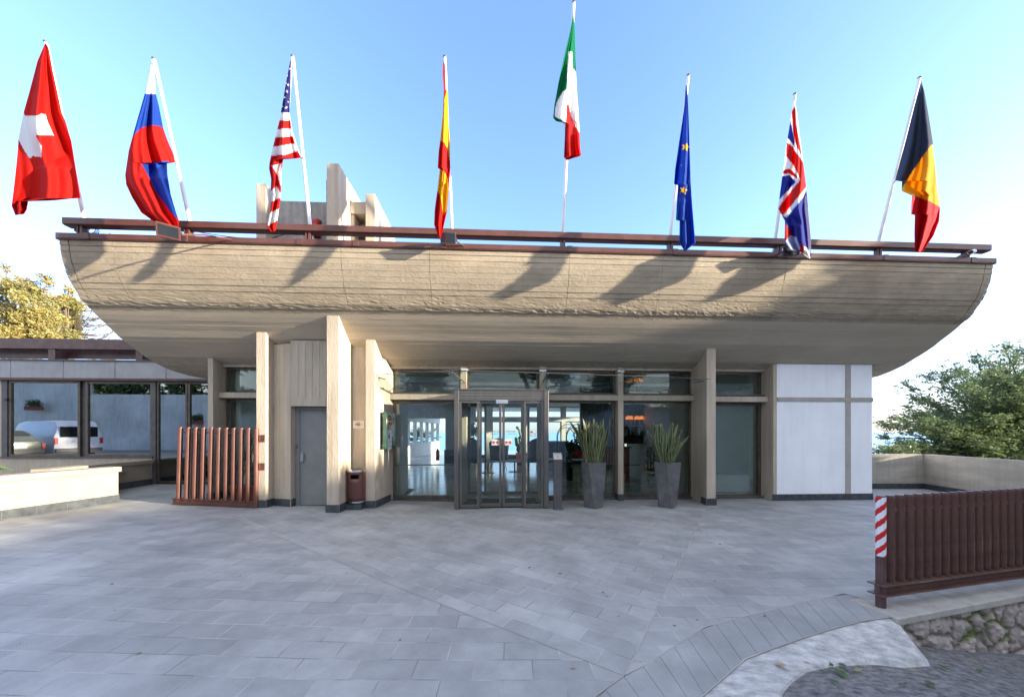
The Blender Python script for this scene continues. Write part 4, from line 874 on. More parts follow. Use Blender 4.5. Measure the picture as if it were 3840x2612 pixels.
# floodlights on the coping
def floodlight(px, py, Y, rot, roll, label, mat='brown'):
    c = PY(px, py, Y); o = thing('floodlight', tuple(c), label, 'floodlight', 'floodlights on the roof railing')
    def add(b_, name, mt, bev=.004):
        return b_.xform(Matrix.Translation(c) @ Matrix.Rotation(rot, 4, 'Z') @ Matrix.Rotation(roll, 4, 'X') @ Matrix.Diagonal((.78, .78, .78, 1))).build(name, mt, o, bev)
    b_ = MB(); b_.add([(-.16, -.02, -.11), (.16, -.02, -.11), (.16, -.02, .11), (-.16, -.02, .11), (-.10, .12, -.07), (.10, .12, -.07), (.10, .12, .07), (-.10, .12, .07)], [(0, 1, 2, 3), (7, 6, 5, 4), (0, 4, 5, 1), (1, 5, 6, 2), (2, 6, 7, 3), (3, 7, 4, 0)])
    b_.box(-.17, .17, -.045, -.021, -.12, .12); add(b_, 'housing', mat)
    add(MB().box(-.14, .14, -.051, -.046, -.09, .09), 'lens', 'cglass', 0)
    b_ = MB()
    for k in range(7): b_.box(-.10+k*.032, -.092+k*.032, .02, .13, .075, .11)
    add(b_, 'cooling_fin', mat, 0)
    b_ = MB(); b_.box(-.19, -.18, -.02, .22, -.02, .02); b_.box(.18, .19, -.02, .22, -.02, .02); b_.box(-.19, .19, .20, .22, -.02, .02); add(b_, 'yoke', 'dkmetal', 0)
    e = Vector((c.x+(.25 if rot > 0 else -.05), 6.34, 4.96))
    MB().tube([c+Vector((0, .15, .03)), (c+e)/2+Vector((0, .03, .03)), e], .014, 8).build('arm', mat, o)
    return o
floodlight(632, 866, 5.45, R(38), R(28), 'large brown floodlight tilted down below the second flag from the left')
floodlight(1681, 893, 6.1, R(4), R(20), 'grey floodlight under the furled red and yellow flag', 'steel')
floodlight(2966, 940, 6.1, R(-25), R(25), 'dark grey floodlight half hidden by the flag with crossing stripes', 'dkmetal')
c = PY(3643, 945, 6.28); o = thing('security_camera', tuple(c), 'small white tube camera at the right end of the roof railing', 'camera')
MB().tube([c+Vector((-.09, -.05, -.03)), c+Vector((.09, .03, .03))], .04, 14).build('body', 'iwhite', o, smooth=True); MB().tube([c+Vector((-.096, -.053, -.032)), c+Vector((-.09, -.05, -.03))], .032, 14).build('lens', 'black', o)
MB().tube([c+Vector((0, 0, -.03)), c+Vector((-.05, .08, -.09)), c+Vector((-.05, .08, -.16))], .012, 8).build('bracket', 'dkmetal', o)
c = PY(3595, 975, 6.5); o = thing('floodlight', tuple(c), 'flat grey floodlight on a tilted stay at the right end of the roof', 'floodlight', 'floodlights on the roof railing')
MB().box(c.x-.15, c.x+.12, 6.42, 6.62, c.z-.01, c.z+.03).build('housing', 'steel', o, .005); MB().tube([c, c+Vector((0, .05, -.09))], [.02, .05], 10).build('foot', 'dkmetal', o)
c2 = PY(3660, 925, 6.62); MB().tube([c2+Vector((-.38, .1, -.28)), c2], .045, 12).build('stay', 'dkmetal', o)
# red siren on the roof wall
c = PY(1181, 845, 7.30); o = thing('alarm_siren', tuple(c), 'red half round alarm siren on the grey roof wall beside the striped flag', 'siren')
zt, zb_ = PY(0, 815, 7.3).z, PY(0, 880, 7.3).z
zt, zb_ = PY(1181, 815, 7.3).z, PY(1181, 880, 7.3).z
MB().lathe((c.x, 7.36, zb_), [(.07, 0), (.075, .02), (.075, zt-zb_-.05), (.06, zt-zb_-.01), (.02, zt-zb_)], 18).build('cover', 'red', o, smooth=True)
b_ = MB()
for k in range(3): b_.lathe((c.x, 7.36, zt-.07-k*.022), [(.077, 0), (.079, .004), (.077, .009)], 18)
b_.build('rib', 'red', o); bx('back_plate', 'dkmetal', o, c.x-.07, c.x+.07, 7.37, 7.418, zb_, zt)
# flower pots on the roof
def petals(b_, c, r, n):
    for _ in range(n):
        d = Vector((random.gauss(0, 1), random.gauss(0, 1), random.gauss(0, .7))).normalized()*r*random.random()**.4
        leafquad(b_, c+d, random.uniform(.02, .035))
def leafquad(b_, p, s, d=None, asp=1.6, up=.3):
    d = d or Vector((random.gauss(0, 1), random.gauss(0, 1), random.gauss(up, .7))).normalized()
    t_ = d.cross(Vector((random.gauss(0, 1), random.gauss(0, 1), random.gauss(0, 1)))).normalized()*s*.5
    l = d*s*asp
    b_.add([p-t_*.25, p+l*.45-t_, p+l, p+l*.45+t_], [(0, 1, 2, 3)])
def foliage(cl, n, s, up=.3, hollow=.5, asp=1.6):
    """cl: [(centre, rx, ry, rz)] leaf clumps"""
    b_ = MB(); wts = [c[1]*c[2]*c[3] for c in cl]
    for _ in range(n):
        c = random.choices(cl, wts)[0]; d = Vector((random.gauss(0, 1), random.gauss(0, 1), random.gauss(0, 1))).normalized()*(random.random()**hollow)
        k = 1+.25*noise.noise(Vector(c[0])+d*2.3)
        leafquad(b_, Vector((c[0][0]+d.x*c[1]*k, c[0][1]+d.y*c[2]*k, c[0][2]+d.z*c[3]*k)), s*random.uniform(.6, 1.3), up=up, asp=asp)
    return b_
def flowerpot(name, loc, w_, label, cat='flower pot', lf=260, fl=30, h=.16, group=None, hf=.2):
    o = thing(name, loc, label, cat, group)
    MB().lathe(loc, [(w_*.7, 0), (w_, h*.8), (w_*1.08, h*.82), (w_*1.08, h)], 16).build('pot', 'terra', o, smooth=True)
    c = Vector(loc)+Vector((0, 0, h+hf*.5))
    foliage([(c, w_*1.5, w_*1.2, hf)], lf, .045).build('leaves', 'leafg', o)
    b_ = MB(); petals(b_, c+Vector((w_, -.05, hf*.4)), .1, fl); b_.build('flowers', 'pink', o)
    return o
p = PY(420, 880, 6.75); flowerpot('flower_pot', (p.x, 6.75, 4.905), .17, 'terracotta pot of green leaves and red flowers behind the roof railing at left', h=.09, hf=.1)
p = PY(3475, 975, 7.0); flowerpot('flower_pot', (p.x, 7.0, 4.905), .12, 'low pot plant just visible over the coping at the right end of the roof', h=.04, lf=120, fl=0, hf=.07)
# ------------------------------------------------------------------ annex on the left
AY = 9.8
ab = thing('annex_building', (-12, 9.9, gz(-12)), 'low annex with grey facing panels and large bronze framed windows at left', 'building')
def aY(px, py, Y=AY): return PY(px, py, Y)
def ax(x): return aY(x/1.976, 1620).x
def az(x, y): return aY(x/1.976, 1200+y/1.976).z
zf0, zf1 = az(600, 434), az(600, 308)
pjx = [-26, -22]+[ax(v) for v in (-760, -380, 0, 125, 510, 888, 1262)]+[-6.2]
pj = MB()
for a, c in zip(pjx, pjx[1:]): pj.box(a+.006, c-.006, AY-.12, AY-.09, zf0, zf1)
pj.build('facing_panel', 'panel', ab, .003)
bx('fascia_backing', 'black', ab, -26, -6.19, AY-.09, AY+.3, zf0-.0, zf1-.01)
bx('fascia_cap', 'dkmetal', ab, -26, -6.19, AY-.16, AY+.3, zf1+.001, zf1+.03, .003)
bx('fascia_trim', 'brown', ab, -26, -6.19, AY-.11, AY+.1, zf0-.055, zf0-.002, .003)
bx('roof', 'conc_grey', ab, -26, -6.19, AY+.3, 17, zf0+.1, zf1-.05)
sz = az(600, 1008)
def awin(xa, xb, z0, z1, gl='glassd', fr=.06, name='window'): return window(name, ax(xa), ax(xb), z0, z1, y=AY, fr=fr, gl=gl, parent=ab)
zt_ = zf0-.06
awin(62, 592, sz, zt_); awin(632, 1130, sz, zt_); awin(1160, 1388, gz(-9)+.02, zt_, fr=.05, name='door'); awin(1392, 1640, gz(-9)+.02, zt_, fr=.05, name='door')
bx('post', 'dkmetal', ab, ax(594), ax(630), AY+.05, AY+.2, sz, zt_); bx('post', 'dkmetal', ab, ax(1132), ax(1158), AY-.02, AY+.2, gz(-9), zt_); bx('post', 'dkmetal', ab, ax(18), ax(60), AY-.02, AY+.2, sz, zt_)
bx('wall', 'conc', ab, -26, ax(15), AY, AY+.25, 0, zt_); bx('sill', 'dkmetal', ab, ax(10), ax(1140), AY-.06, AY+.12, sz-.035, sz-.002, .003)
bx('wall', 'conc', ab, -26, ax(1135), AY-.01, AY+.2, .1, sz-.037)
bx('handle', 'black', MB().box(0, 0, 0, 0, 0, 0).build('lock', 'dkmetal', ab) if False else ab, ax(48), ax(66), AY-.04, AY-.005, az(55, 600), az(55, 580))
bx('interior_floor', 'floor', ab, -26, -6.2, AY+.25, 17, .2, .24); bx('interior_back', 'idark', ab, -26, -6.2, 16.8, 17, .24, 3.3)
b_ = MB(); xx = ax(100)
cuz = lambda x: AY+.9+.05*math.sin(x*16)
for (xa, xb_) in [(ax(120), ax(560)), (ax(700), ax(1120))]:
    n_ = 60; o0 = len(b_.v)
    for k in range(n_+1):
        x = xa+(xb_-xa)*k/n_; b_.v += [Vector((x, cuz(x), .3)), Vector((x, cuz(x), 2.9))]
    for k in range(n_): a = o0+2*k; b_.f.append((a, a+2, a+3, a+1))
cu = b_.build('curtain', pm('grey_curtain', (.10, .14, .14), .9), ab, smooth=True); cu.modifiers.new('t', 'SOLIDIFY').thickness = .004
# brown roof railing of the annex
ar = thing('annex_railing', (-12, 10.2, zf1), 'deep purple brown steel railing along the flat roof of the annex', 'railing')
RYY = 10.3
def rz_(y5): return PY(300, 800+y5/2.2583, RYY).z
bx('top_rail', 'brown2', ar, -26, -6.2, RYY, RYY+.12, rz_(1148), rz_(1062), .004)
bx('mid_rail', 'brown2', ar, -26, -6.2, RYY+.3, RYY+.4, PY(300, 800+1228/2.2583, RYY+.3).z, PY(300, 800+1150/2.2583, RYY+.3).z, .004)
for px in (-160, 190, 519, 860): x = PY(px, 1300, RYY).x; bx('post', 'brown2', ar, x-.09, x+.09, RYY+.02, RYY+.3, zf1-.05, rz_(1149))
bx('base_rail', 'brown', ar, -26, -6.2, RYY+.42, RYY+.5, zf1-.05, rz_(1235))
# low walls in front of it
def lowwall(name, path, th, z1, label, mat='lowwall', cap=.045, side=1, pl=True):
    c0 = path[0]; o = thing(name, (c0[0], c0[1], gz(c0[0])), label, 'low wall')
    b_ = MB(); cp = MB()
    for a, c in zip(path, path[1:]): b_.obox(a, c, th, 0.02, z1-.10, side); 
    for a, c in zip(path, path[1:]):
        A_, C_ = Vector(a), Vector(c); d = (C_-A_).normalized(); n_ = Vector((-d.y, d.x))
        cp.prism([A_-d*.03-n_*cap, C_+d*.03-n_*cap, C_+d*.03+n_*(th+cap), A_-d*.03+n_*(th+cap)] if side > 0 else [A_-d*.03+n_*cap, C_+d*.03+n_*cap, C_+d*.03-n_*(th+cap), A_-d*.03-n_*(th+cap)], z1-.10, z1)
    b_.build('wall', mat, o, .006); cp.build('cap', mat, o, .012)
    if pl: plinth([(a, c) for a, c in zip(path, path[1:])], o, .15, .03, .36)
    return o
lowwall('low_wall', [(-8.9, 1.4), (-8.32, 4.2), (-7.93, 6.03), (-7.65, 7.52)], .24, .90, 'sunlit cream low wall with a dark tile base at the left edge')
lowwall('low_wall', [(-8.75, 7.35), (-9.0, 8.6), (-9.05, 9.70)], .24, .875, 'shaded beige low wall running to the annex doors behind the sunlit one')
# gap planting
o = thing('fern', (-9.1, 6.0, .8), 'tip of a bright green fern over the low wall at the left edge', 'plant')
b_ = MB(); fp = PY(0, 1748, 6.2)
for q_ in range(5):
    a0 = Vector((fp.x-.5, 6.15+.05*q_, .85)); e0 = Vector((fp.x+.18-.07*q_, 6.1+.1*q_, 1.05-.04*q_)); 
    for k in range(26):
        t_ = k/25; p = a0.lerp(e0, t_)+Vector((0, 0, .10*math.sin(t_*3.1)))
        for s in (-1, 1): leafquad(b_, p, .05*(1.1-t_), Vector((.5, s*.8, .1)).normalized(), 1.6)
b_.build('fronds', 'leafg', o)
MB().tube([(-9.1, 6.0, .5), (-9.0, 6.05, .9)], .02, 6).build('stem', 'trunk', o)
struct(MB().add([(-9.4, 1.4, .62), (-8.4, 1.4, .62), (-8.0, 7.4, .62), (-9.4, 9.7, .62)], [(0, 1, 2, 3)]).build('planting_bed', 'soil'))
# ------------------------------------------------------------------ brown tube gate at left
gt = thing('tube_gate', (-5.6, 7.3, .12), 'open brown gate of upright steel tubes hinged to the concrete pillar', 'gate')
gtop = [113, 203, 290, 378, 467, 553, 640, 723, 807, 890, 977]; gbot = [90, 180, 269, 358, 447, 538, 626, 712, 798, 884, 973]
gA, gB = PG(652, 1889), PG(962, 1903)
def onplane(px, py):  # gate plane through gA,gB
    d = ray(px, py); n_ = Vector((gB.y-gA.y, -(gB.x-gA.x), 0)); return CAM+d*((gA-CAM).dot(n_)/d.dot(n_))
for i in range(11):
    tx, bxx = 640+gtop[i]/3.041, 640+gbot[i]/3.041; ty = 1400+(609+i*1.3)/3.041; by = 1400+(1447+i*3.2)/3.041
    T, B = onplane(tx, ty), onplane(bxx, by if i < 10 else by+14); d = (T-B).normalized()
    o = MB().tube([B, T-d*.012, T-d*.011, T], [.041, .041, .035, .035], 16).build('tube', 'brown', gt, smooth=True)
A_, B_ = onplane(670, 1622), onplane(962, 1627); dd = Vector((gB.x-gA.x, gB.y-gA.y, 0)).normalized(); nn_ = Vector((dd.y, -dd.x, 0))
def bar(a, c, h_, t_, name, mat='brown', parent=gt):
    b_ = MB(); b_.add([a+nn_*t_, c+nn_*t_, c-nn_*t_, a-nn_*t_, a+nn_*t_+Vector((0, 0, h_)), c+nn_*t_+Vector((0, 0, h_)), c-nn_*t_+Vector((0, 0, h_)), a-nn_*t_+Vector((0, 0, h_))], [(0, 3, 2, 1), (4, 5, 6, 7), (0, 1, 5, 4), (1, 2, 6, 5), (2, 3, 7, 6), (3, 0, 4, 7)]); return b_.build(name, mat, parent, .004)
bar(A_-nn_*.0, B_, .035, .008, 'upper_rail')
a0, b0 = onplane(652, 1886), onplane(962, 1899)
bar(a0, b0, .10, .022, 'lower_rail'); bar(a0+Vector((0, 0, .10)), b0+Vector((0, 0, .10)), .012, .055, 'rail_flange'); bar(a0-Vector((0, 0, .012)), b0-Vector((0, 0, .012)), .012, .055, 'rail_flange')
for zy in (1643, 1749):
    h0 = onplane(966, zy); hp = MB(); hp.box(h0.x+.02, -4.64, 7.165, 7.185, h0.z-.055, h0.z+.055); hp.box(-4.70, -4.56, 7.186, 7.198, h0.z-.07, h0.z+.07); hp.build('hinge', 'brown', gt, .003)
# second leaf folded behind
g2 = thing('tube_gate', (-5.9, 8.0, .14), 'second brown tube gate leaf standing folded behind the first', 'gate')
for i, px in enumerate((722, 735, 748)):
    T, B = PY(px, 1604, 7.9), PY(px-3, 1868, 7.9); MB().tube([B, T], .035, 12).build('tube', 'brown2', g2, smooth=True)
T, B = PY(718, 1866, 7.9), PY(752, 1866, 7.9); bx('lower_rail', 'brown2', g2, T.x, B.x, 7.87, 7.93, T.z-.04, T.z+.03)
# prickly pear in a terracotta trough behind the gate
def pearpad(b_, c, w_, h_, az_, tiltv, th=.035):
    M_ = Matrix.Translation(c) @ Matrix.Rotation(az_, 4, 'Z') @ Matrix.Rotation(tiltv, 4, 'Y')
    s0 = len(b_.v); b_.ball((0, 0, h_*.5), 1, w_*.5, th, h_*.5, 14, 8); b_.xform(M_, s0)
    return M_ @ Vector((0, 0, h_*.95))
def cactus(name, loc, label, H_, n, w_, pot=None, cat='cactus'):
    o = thing(name, loc, label, cat); b_ = MB(); L_ = Vector(loc)+Vector((0, 0, pot[3] if pot else 0))
    nodes = [(L_+Vector((random.uniform(-w_, w_)*.4, random.uniform(-.08, .08), 0)), 0) for _ in range(3)]
    k = 0
    while k < n:
        p, lv_ = random.choice(nodes[-8:] if random.random() < .5 else nodes)
        if p.z-L_.z > H_*.8: nodes.remove((p, lv_)); nodes = nodes or [(L_, 0)]; k += 1; continue
        hh = random.uniform(.18, .30)*(.9 if lv_ else 1.2); e = pearpad(b_, p-Vector((0, 0, .02)), hh*.62, hh, random.uniform(-.9, .9), random.uniform(-.8, .8)*(1 if lv_ else .4)); nodes.append((e, lv_+1)); k += 1
    b_.build('pads', 'cactus', o, smooth=True)
    if pot:
        x, y, z = loc; pw, pd, _, ph_ = pot; q = MB(); q.add([(x-pw*.42, y-pd*.42, z), (x+pw*.42, y-pd*.42, z), (x+pw*.42, y+pd*.42, z), (x-pw*.42, y+pd*.42, z), (x-pw/2, y-pd/2, z+ph_), (x+pw/2, y-pd/2, z+ph_), (x+pw/2, y+pd/2, z+ph_), (x-pw/2, y+pd/2, z+ph_)], [(0, 3, 2, 1), (4, 5, 6, 7), (0, 1, 5, 4), (1, 2, 6, 5), (2, 3, 7, 6), (3, 0, 4, 7)])
        q.box(x-pw/2-.015, x+pw/2+.015, y-pd/2-.015, y+pd/2+.015, z+ph_*.88, z+ph_*1.02); q.build('trough', 'terra', o, .006)
    return o
cactus('prickly_pear', (-5.15, 7.75, gz(-5.1)+.01), 'prickly pear in a red terracotta trough behind the left gate', 1.3, 26, .3, (.78, .32, 0, .34))
o = flowerpot('flower_pot', (-6.62, 7.9, gz(-6.6)+.005), .12, 'small low terracotta dish on the floor behind the gate', lf=0, fl=0, h=.1) if False else None
# ------------------------------------------------------------------ litter bin
bc = Vector((-2.80, 7.27, 0)); zb0, zb1 = .20, PY(1334, 1768, 7.25).z
o = thing('litter_bin', (bc.x, bc.y, .03), 'brown round litter bin with a chrome rim on a dark tiled block between the pillars', 'bin')
b_ = MB(); n_ = 40; hs, he = zb1-.13, zb1-.045
zs = lin(zb0+.02, hs, 6)+lin(hs+.015, he, 5)+lin(he+.012, zb1, 2)
slots = [(-1.57+.15, .50), (math.pi, .28)]
for z in zs:
    for k in range(n_): a = 2*math.pi*k/n_; b_.v.append(bc+Vector((.172*math.cos(a), .172*math.sin(a), z)))
for i in range(len(zs)-1):
    for k in range(n_):
        a = 2*math.pi*(k+.5)/n_; zm = (zs[i]+zs[i+1])/2
        op = any(abs((a-s0+math.pi) % (2*math.pi)-math.pi) < w2-.14*(abs(zm-(hs+he)/2)/((he-hs)/2))**4 for s0, w2 in slots) and hs < zm < he
        if not op: b_.f.append((i*n_+k, i*n_+(k+1) % n_, (i+1)*n_+(k+1) % n_, (i+1)*n_+k))
bo = b_.build('body', 'brown', o, smooth=True); bo.modifiers.new('t', 'SOLIDIFY').thickness = .004
MB().lathe(tuple(bc), [(.178, zb1), (.182, zb1+.012), (.178, zb1+.035), (.12, zb1+.05)], 32).build('lid', 'steel2', o, smooth=True)
MB().lathe(tuple(bc), [(.11, zb1+.0505), (.10, zb1+.056), (.05, zb1+.054)], 24).build('ash_tray', 'black', o)
MB().lathe(tuple(bc), [(.12, zb0-.02), (.178, zb0-.01), (.178, zb0+.02), (.12, zb0+.021)], 32).build('base_ring', 'steel2', o)
bx('mounting_block', 'slate', o, -2.96, -2.66, 7.13, 7.42, .046, zb0-.03, .003)
# ------------------------------------------------------------------ twisted planters with snake plants
def planter(loc, seed, hts, label, turn):
    rs = random.Random(seed); o = thing('snake_plant', loc, label, 'potted plant', 'snake plants flanking the entrance window')
    b_ = MB(); K = 16; prof = []
    for i in range(K+1):
        t_ = i/K; z = t_*.96; hw = .14+.055*t_; a = turn+R(28)*(1-t_); ring_ = []
        for q_ in range(4):
            for e in (-.12, .12): ang = a+math.pi/4+q_*math.pi/2+e; ring_.append(Vector((loc[0]+hw*1.36*math.cos(ang), loc[1]+hw*1.36*math.sin(ang), loc[2]+z+.004)))
        prof.append(ring_)
    for r_ in prof: b_.v += r_
    for i in range(K):
        for k in range(8): b_.f.append((i*8+k, i*8+(k+1) % 8, (i+1)*8+(k+1) % 8, (i+1)*8+k))
    top = prof[-1]; cen = Vector((loc[0], loc[1], loc[2]+.96)); s0 = len(b_.v)
    for v in top: b_.v.append(cen+(v-cen)*.88)
    for v in top: b_.v.append(cen+(v-cen)*.86-Vector((0, 0, .10)))
    for k in range(8): b_.f.append((K*8+k, K*8+(k+1) % 8, s0+(k+1) % 8, s0+k)); b_.f.append((s0+k, s0+(k+1) % 8, s0+8+(k+1) % 8, s0+8+k))
    b_.f.append(tuple(range(7, -1, -1))); b_.build('pot', 'pot', o, smooth=True)
    MB().add([cen+(v-cen)*.87-Vector((0, 0, .05)) for v in top], [tuple(range(8))]).build('soil', 'soil', o)
    lb_ = MB(); cl = []
    for k in range(hts[0]):
        b0 = cen+Vector((rs.uniform(-.13, .13), rs.uniform(-.12, .12), -.06)); L_ = rs.uniform(hts[1], hts[2]); lean = Vector(((b0.x-cen.x)*rs.uniform(.2, 1.7)+rs.gauss(0, .07), (b0.y-cen.y)*.8+rs.gauss(0, .04), 0))
        if k == 0: lean.x -= hts[3]
        if k == 1: lean.x += hts[3]*.7
        wd_ = rs.uniform(.026, .042); fa = rs.uniform(-.9, .9); tw = rs.uniform(-1, 1); n_ = 12; side0 = Vector((math.cos(fa), math.sin(fa), 0)); s0 = len(lb_.v)
        bend = rs.uniform(-.08, .08)
        for i in range(n_+1):
            t_ = i/n_; p = b0+lean*(t_**1.5)+Vector((bend*math.sin(t_*2.6), 0, L_*t_)); ca, sa = math.cos(fa+tw*t_), math.sin(fa+tw*t_)
            sd = Vector((ca, sa, 0)); nr = Vector((-sa, ca, 0)); ww = wd_*(.45+1.2*math.sin(min(1, t_*1.15)*1.9)*.55)*(1 if t_ < .8 else max(.06, (1-t_)/.2)**.7)
            band = .5+.5*math.sin(t_*L_*95+rs.random()*2); gcol = (.02+.05*band, .05+.065*band, .018+.03*band)
            for s_, cc in ((-1, (.40, .39, .19)), (-.62, gcol), (0, gcol), (.62, gcol), (1, (.40, .39, .19))):
                lb_.v.append(p+sd*ww*s_+nr*ww*.35*(1-s_*s_)); cl.append(cc)
        for i in range(n_):
            for q_ in range(4): a = s0+i*5+q_; lb_.f.append((a, a+1, a+6, a+5))
    lb_.col = ('P', cl); l_ = lb_.build('leaves', M.setdefault('snake', attrmat('snake_leaf', .45, .15, .5)), o, smooth=True); l_.modifiers.new('t', 'SOLIDIFY').thickness = .003
    return o
planter((2.12, 7.36, .0), 3, (60, .60, 1.0, .10), 'dense upright snake plant in a twisted grey pot, left of the concrete mullion', R(12))
planter((3.72, 7.33, .0), 9, (50, .5, .92, .34), 'looser pale edged snake plant in a twisted grey pot, right of the concrete mullion', R(20))
# ------------------------------------------------------------------ intercom pedestal
ip = PZ(2090, 1906, 0); o = thing('call_post', (ip.x, ip.y, 0), 'slim dark metal call post with a red button right of the sliding doors', 'call post')
x, y = ip.x, ip.y; wI = .10
b_ = MB(); b_.prismx([(y-.06, .006), (y-.05, .55), (y-.06, .78), (y-.09, 1.02), (y+.03, 1.02), (y+.02, .78), (y+.0, .55), (y+.0, .006)], x-wI*.85, x+wI*.85)
b_.build('post', 'dkmetal', o, .006); bx('foot', 'dkmetal', o, x-wI, x+wI, y-.13, y+.02, .001, .012, .003)
u3 = Vector((1, 0, 0)); v3 = Vector((0, .55, .84)).normalized(); o3 = Vector((x, y-.035, 1.10)); mp = plane_map(o3, u3, v3)
b_ = MB(); nn2 = u3.cross(v3); pts4 = [mp(-wI, -.085), mp(wI, -.085), mp(wI, .085), mp(-wI, .085)]
b_.add([p-nn2*.03 for p in pts4]+[p for p in pts4], [(3, 2, 1, 0), (4, 5, 6, 7), (0, 1, 5, 4), (1, 2, 6, 5), (2, 3, 7, 6), (3, 0, 4, 7)]); hd_ = b_.build('head', 'dkmetal', o, .003)
q = [(rc_(mp, -.085, .085, -.075, .078, .8), (.42, .46, .42)), (ell(mp, 0, -.005, .016, .016, 2), (.7, .03, .03))]+[(rc_(mp, -.07+i*.026, -.05+i*.026, .048, .056, 2), (.12, .12, .12)) for i in range(6)]+[(rc_(mp, -.012, -.006, -.045, -.03, 2), (.15, .15, .15)), (rc_(mp, .006, .012, -.045, -.03, 2), (.15, .15, .15)), (rc_(mp, -.012, .012, -.032, -.028, 2), (.15, .15, .15))]
decal('button_plate', None, None, q, o)
# ------------------------------------------------------------------ right fence on its coping, stone wall below
WA, WB = PZ(3350, 2316, 0), PZ(3840, 2224, 0); wdir = (WB-WA).normalized(); wn = Vector((wdir.y, -wdir.x, 0)); wend = WA+wdir*8
o = thing('retaining_kerb', (WA.x, WA.y, 0), 'pale concrete coping under the right fence', 'coping')
cb2 = MB(); nK = 8
for k in range(nK):
    a, c = WA.lerp(wend, k/nK)+wdir*.002, WA.lerp(wend, (k+1)/nK)-wdir*.002
    cb2.prism([(a+wn*.03).xy, (c+wn*.03).xy, (c-wn*.33).xy, (a-wn*.33).xy], -.055, .006)
cb2.build('slab', 'coping', o, .006)
st = MB(); cl = []; nx, nz = 230, 80; Lw, Hw = 5.2, 1.35
for j in range(nz+1):
    for i in range(nx+1):
        s_, z = Lw*i/nx, -.056-Hw*j/nz
        P = Vector((s_*1.0, z*1.15, 0)); P2_ = P+Vector((noise.noise(P*4)*.05, noise.noise(P*4+Vector((7, 3, 1)))*.05, 0)); ds, pts5 = noise.voronoi(P2_*3.7, distance_metric='DISTANCE', exponent=2.5)
        e = ds[1]-ds[0]; bulge = min(1, e/.28)**.55; rough = noise.fractal(Vector((s_*22, z*22, 0)), .8, 2.1, 4)*.014
        out_ = -.03+bulge*(.035+.015*noise.noise(pts5[0]*9.7))+rough*1.3*(.3+bulge)+.006*noise.noise(P*60)
        p = WA+wdir*s_; b3 = Vector((p.x, p.y, 0))+wn*out_; st.v.append(Vector((b3.x, b3.y, z)))
        hsh = noise.noise(pts5[0]*13.3); tone = .5+.5*hsh; stone = Vector((.30, .255, .235)).lerp(Vector((.47, .41, .385)), tone)*(1+.35*noise.noise(P*14)+.3*noise.noise(P*45)); mort = Vector((.17, .155, .125))*(1+.5*noise.noise(P*30))
        if noise.noise(P*2.2+Vector((3, 3, 3))) > .15: mort = Vector((.11, .13, .05))
        c3 = mort.lerp(stone, min(1, max(0, (e-.05)/.12))); cl.append(tuple(max(.01, v) for v in c3))
for j in range(nz):
    for i in range(nx): a = j*(nx+1)+i; st.f.append((a, a+nx+1, a+nx+2, a+1))
st.col = ('P', cl); swl = st.build('stone_wall', M.setdefault('stone', attrmat('rubble_stone', .92, 0, .2)), None, smooth=True, loc=(WA.x, WA.y, -.6)); tag(swl, 'rough pink grey rubble stone wall below the right fence', 'stone wall')
fn = thing('tube_fence', (fenceA.x, fenceA.y, 0), 'dark brown fence of close set steel tubes at the lower right', 'fence')
ZT, ZB_ = 1.02, .20
pst = PZ(3303, 2276, 0); fpt = lambda s_: Vector((pst.x+fdir.x*s_, pst.y+fdir.y*s_, 0))
nn_ = Vector((fdir.y, -fdir.x, 0))
tube0 = None
for i in range(42):
    p = fpt(.112+i*.1185)
    if tube0 is None:
        b_ = MB(); b_.tube([p+Vector((0, 0, ZB_+.03)), p+Vector((0, 0, ZT-.012)), p+Vector((0, 0, ZT-.011)), p+Vector((0, 0, ZT))], [.034, .034, .028, .028], 18)
        tube0 = b_.build('tube', 'brown2', fn, smooth=True); pb = p
    else:
        c = tube0.copy(); C.objects.link(c); c.parent = fn; c.location = p-pb
bar(fpt(0)+Vector((0, 0, ZT-.16)), fpt(5)+Vector((0, 0, ZT-.16)), .035, .01, 'upper_rail', 'brown2', fn)
bar(fpt(-.05)+Vector((0, 0, .135)), fpt(5)+Vector((0, 0, .135)), .075, .02, 'lower_rail', 'rust', fn)
bar(fpt(-.07)+Vector((0, 0, .211)), fpt(5)+Vector((0, 0, .211)), .012, .065, 'rail_flange', 'brown2', fn); bar(fpt(-.07)+Vector((0, 0, .122)), fpt(5)+Vector((0, 0, .122)), .012, .065, 'rail_flange', 'brown2', fn)
pc = fpt(0); b_ = MB(); cl = []; n_, K = 40, 200
for j in range(K+1):
    z = .001+(ZT-.012)*j/K; dent = .010*math.exp(-((z-.40)/.06)**2)
    for k in range(n_):
        a = 2*math.pi*k/n_; r_ = .036-dent*.7*max(0, math.cos(a+1.8)); b_.v.append(pc+Vector((r_*math.cos(a), r_*math.sin(a), z)))
        dt = noise.noise(Vector((a*3, z*12, 2)))
        if z > .47: ph_ = (z-.0385*a)/.121; c_ = (.55, .02, .02) if (ph_ % 1) < .48 else (.72, .75, .78); c_ = tuple(v*(1+.12*dt) for v in c_)
        else: c_ = (.10*(1+.4*dt), .06*(1+.4*dt), .055)
        cl.append(c_)
for j in range(K):
    for k in range(n_): b_.f.append((j*n_+k, j*n_+(k+1) % n_, (j+1)*n_+(k+1) % n_, (j+1)*n_+k))
b_.f.append(tuple(K*n_+k for k in range(n_))); b_.col = ('P', cl)
po_ = b_.build('end_post', 'attr', fn, smooth=True); po_['label'] = 'end post wrapped in red and white striped tape'
MB().lathe((pc.x, pc.y, ZT-.011), [(.030, 0), (.030, .011)], 20).build('post_cap', 'brown2', fn)
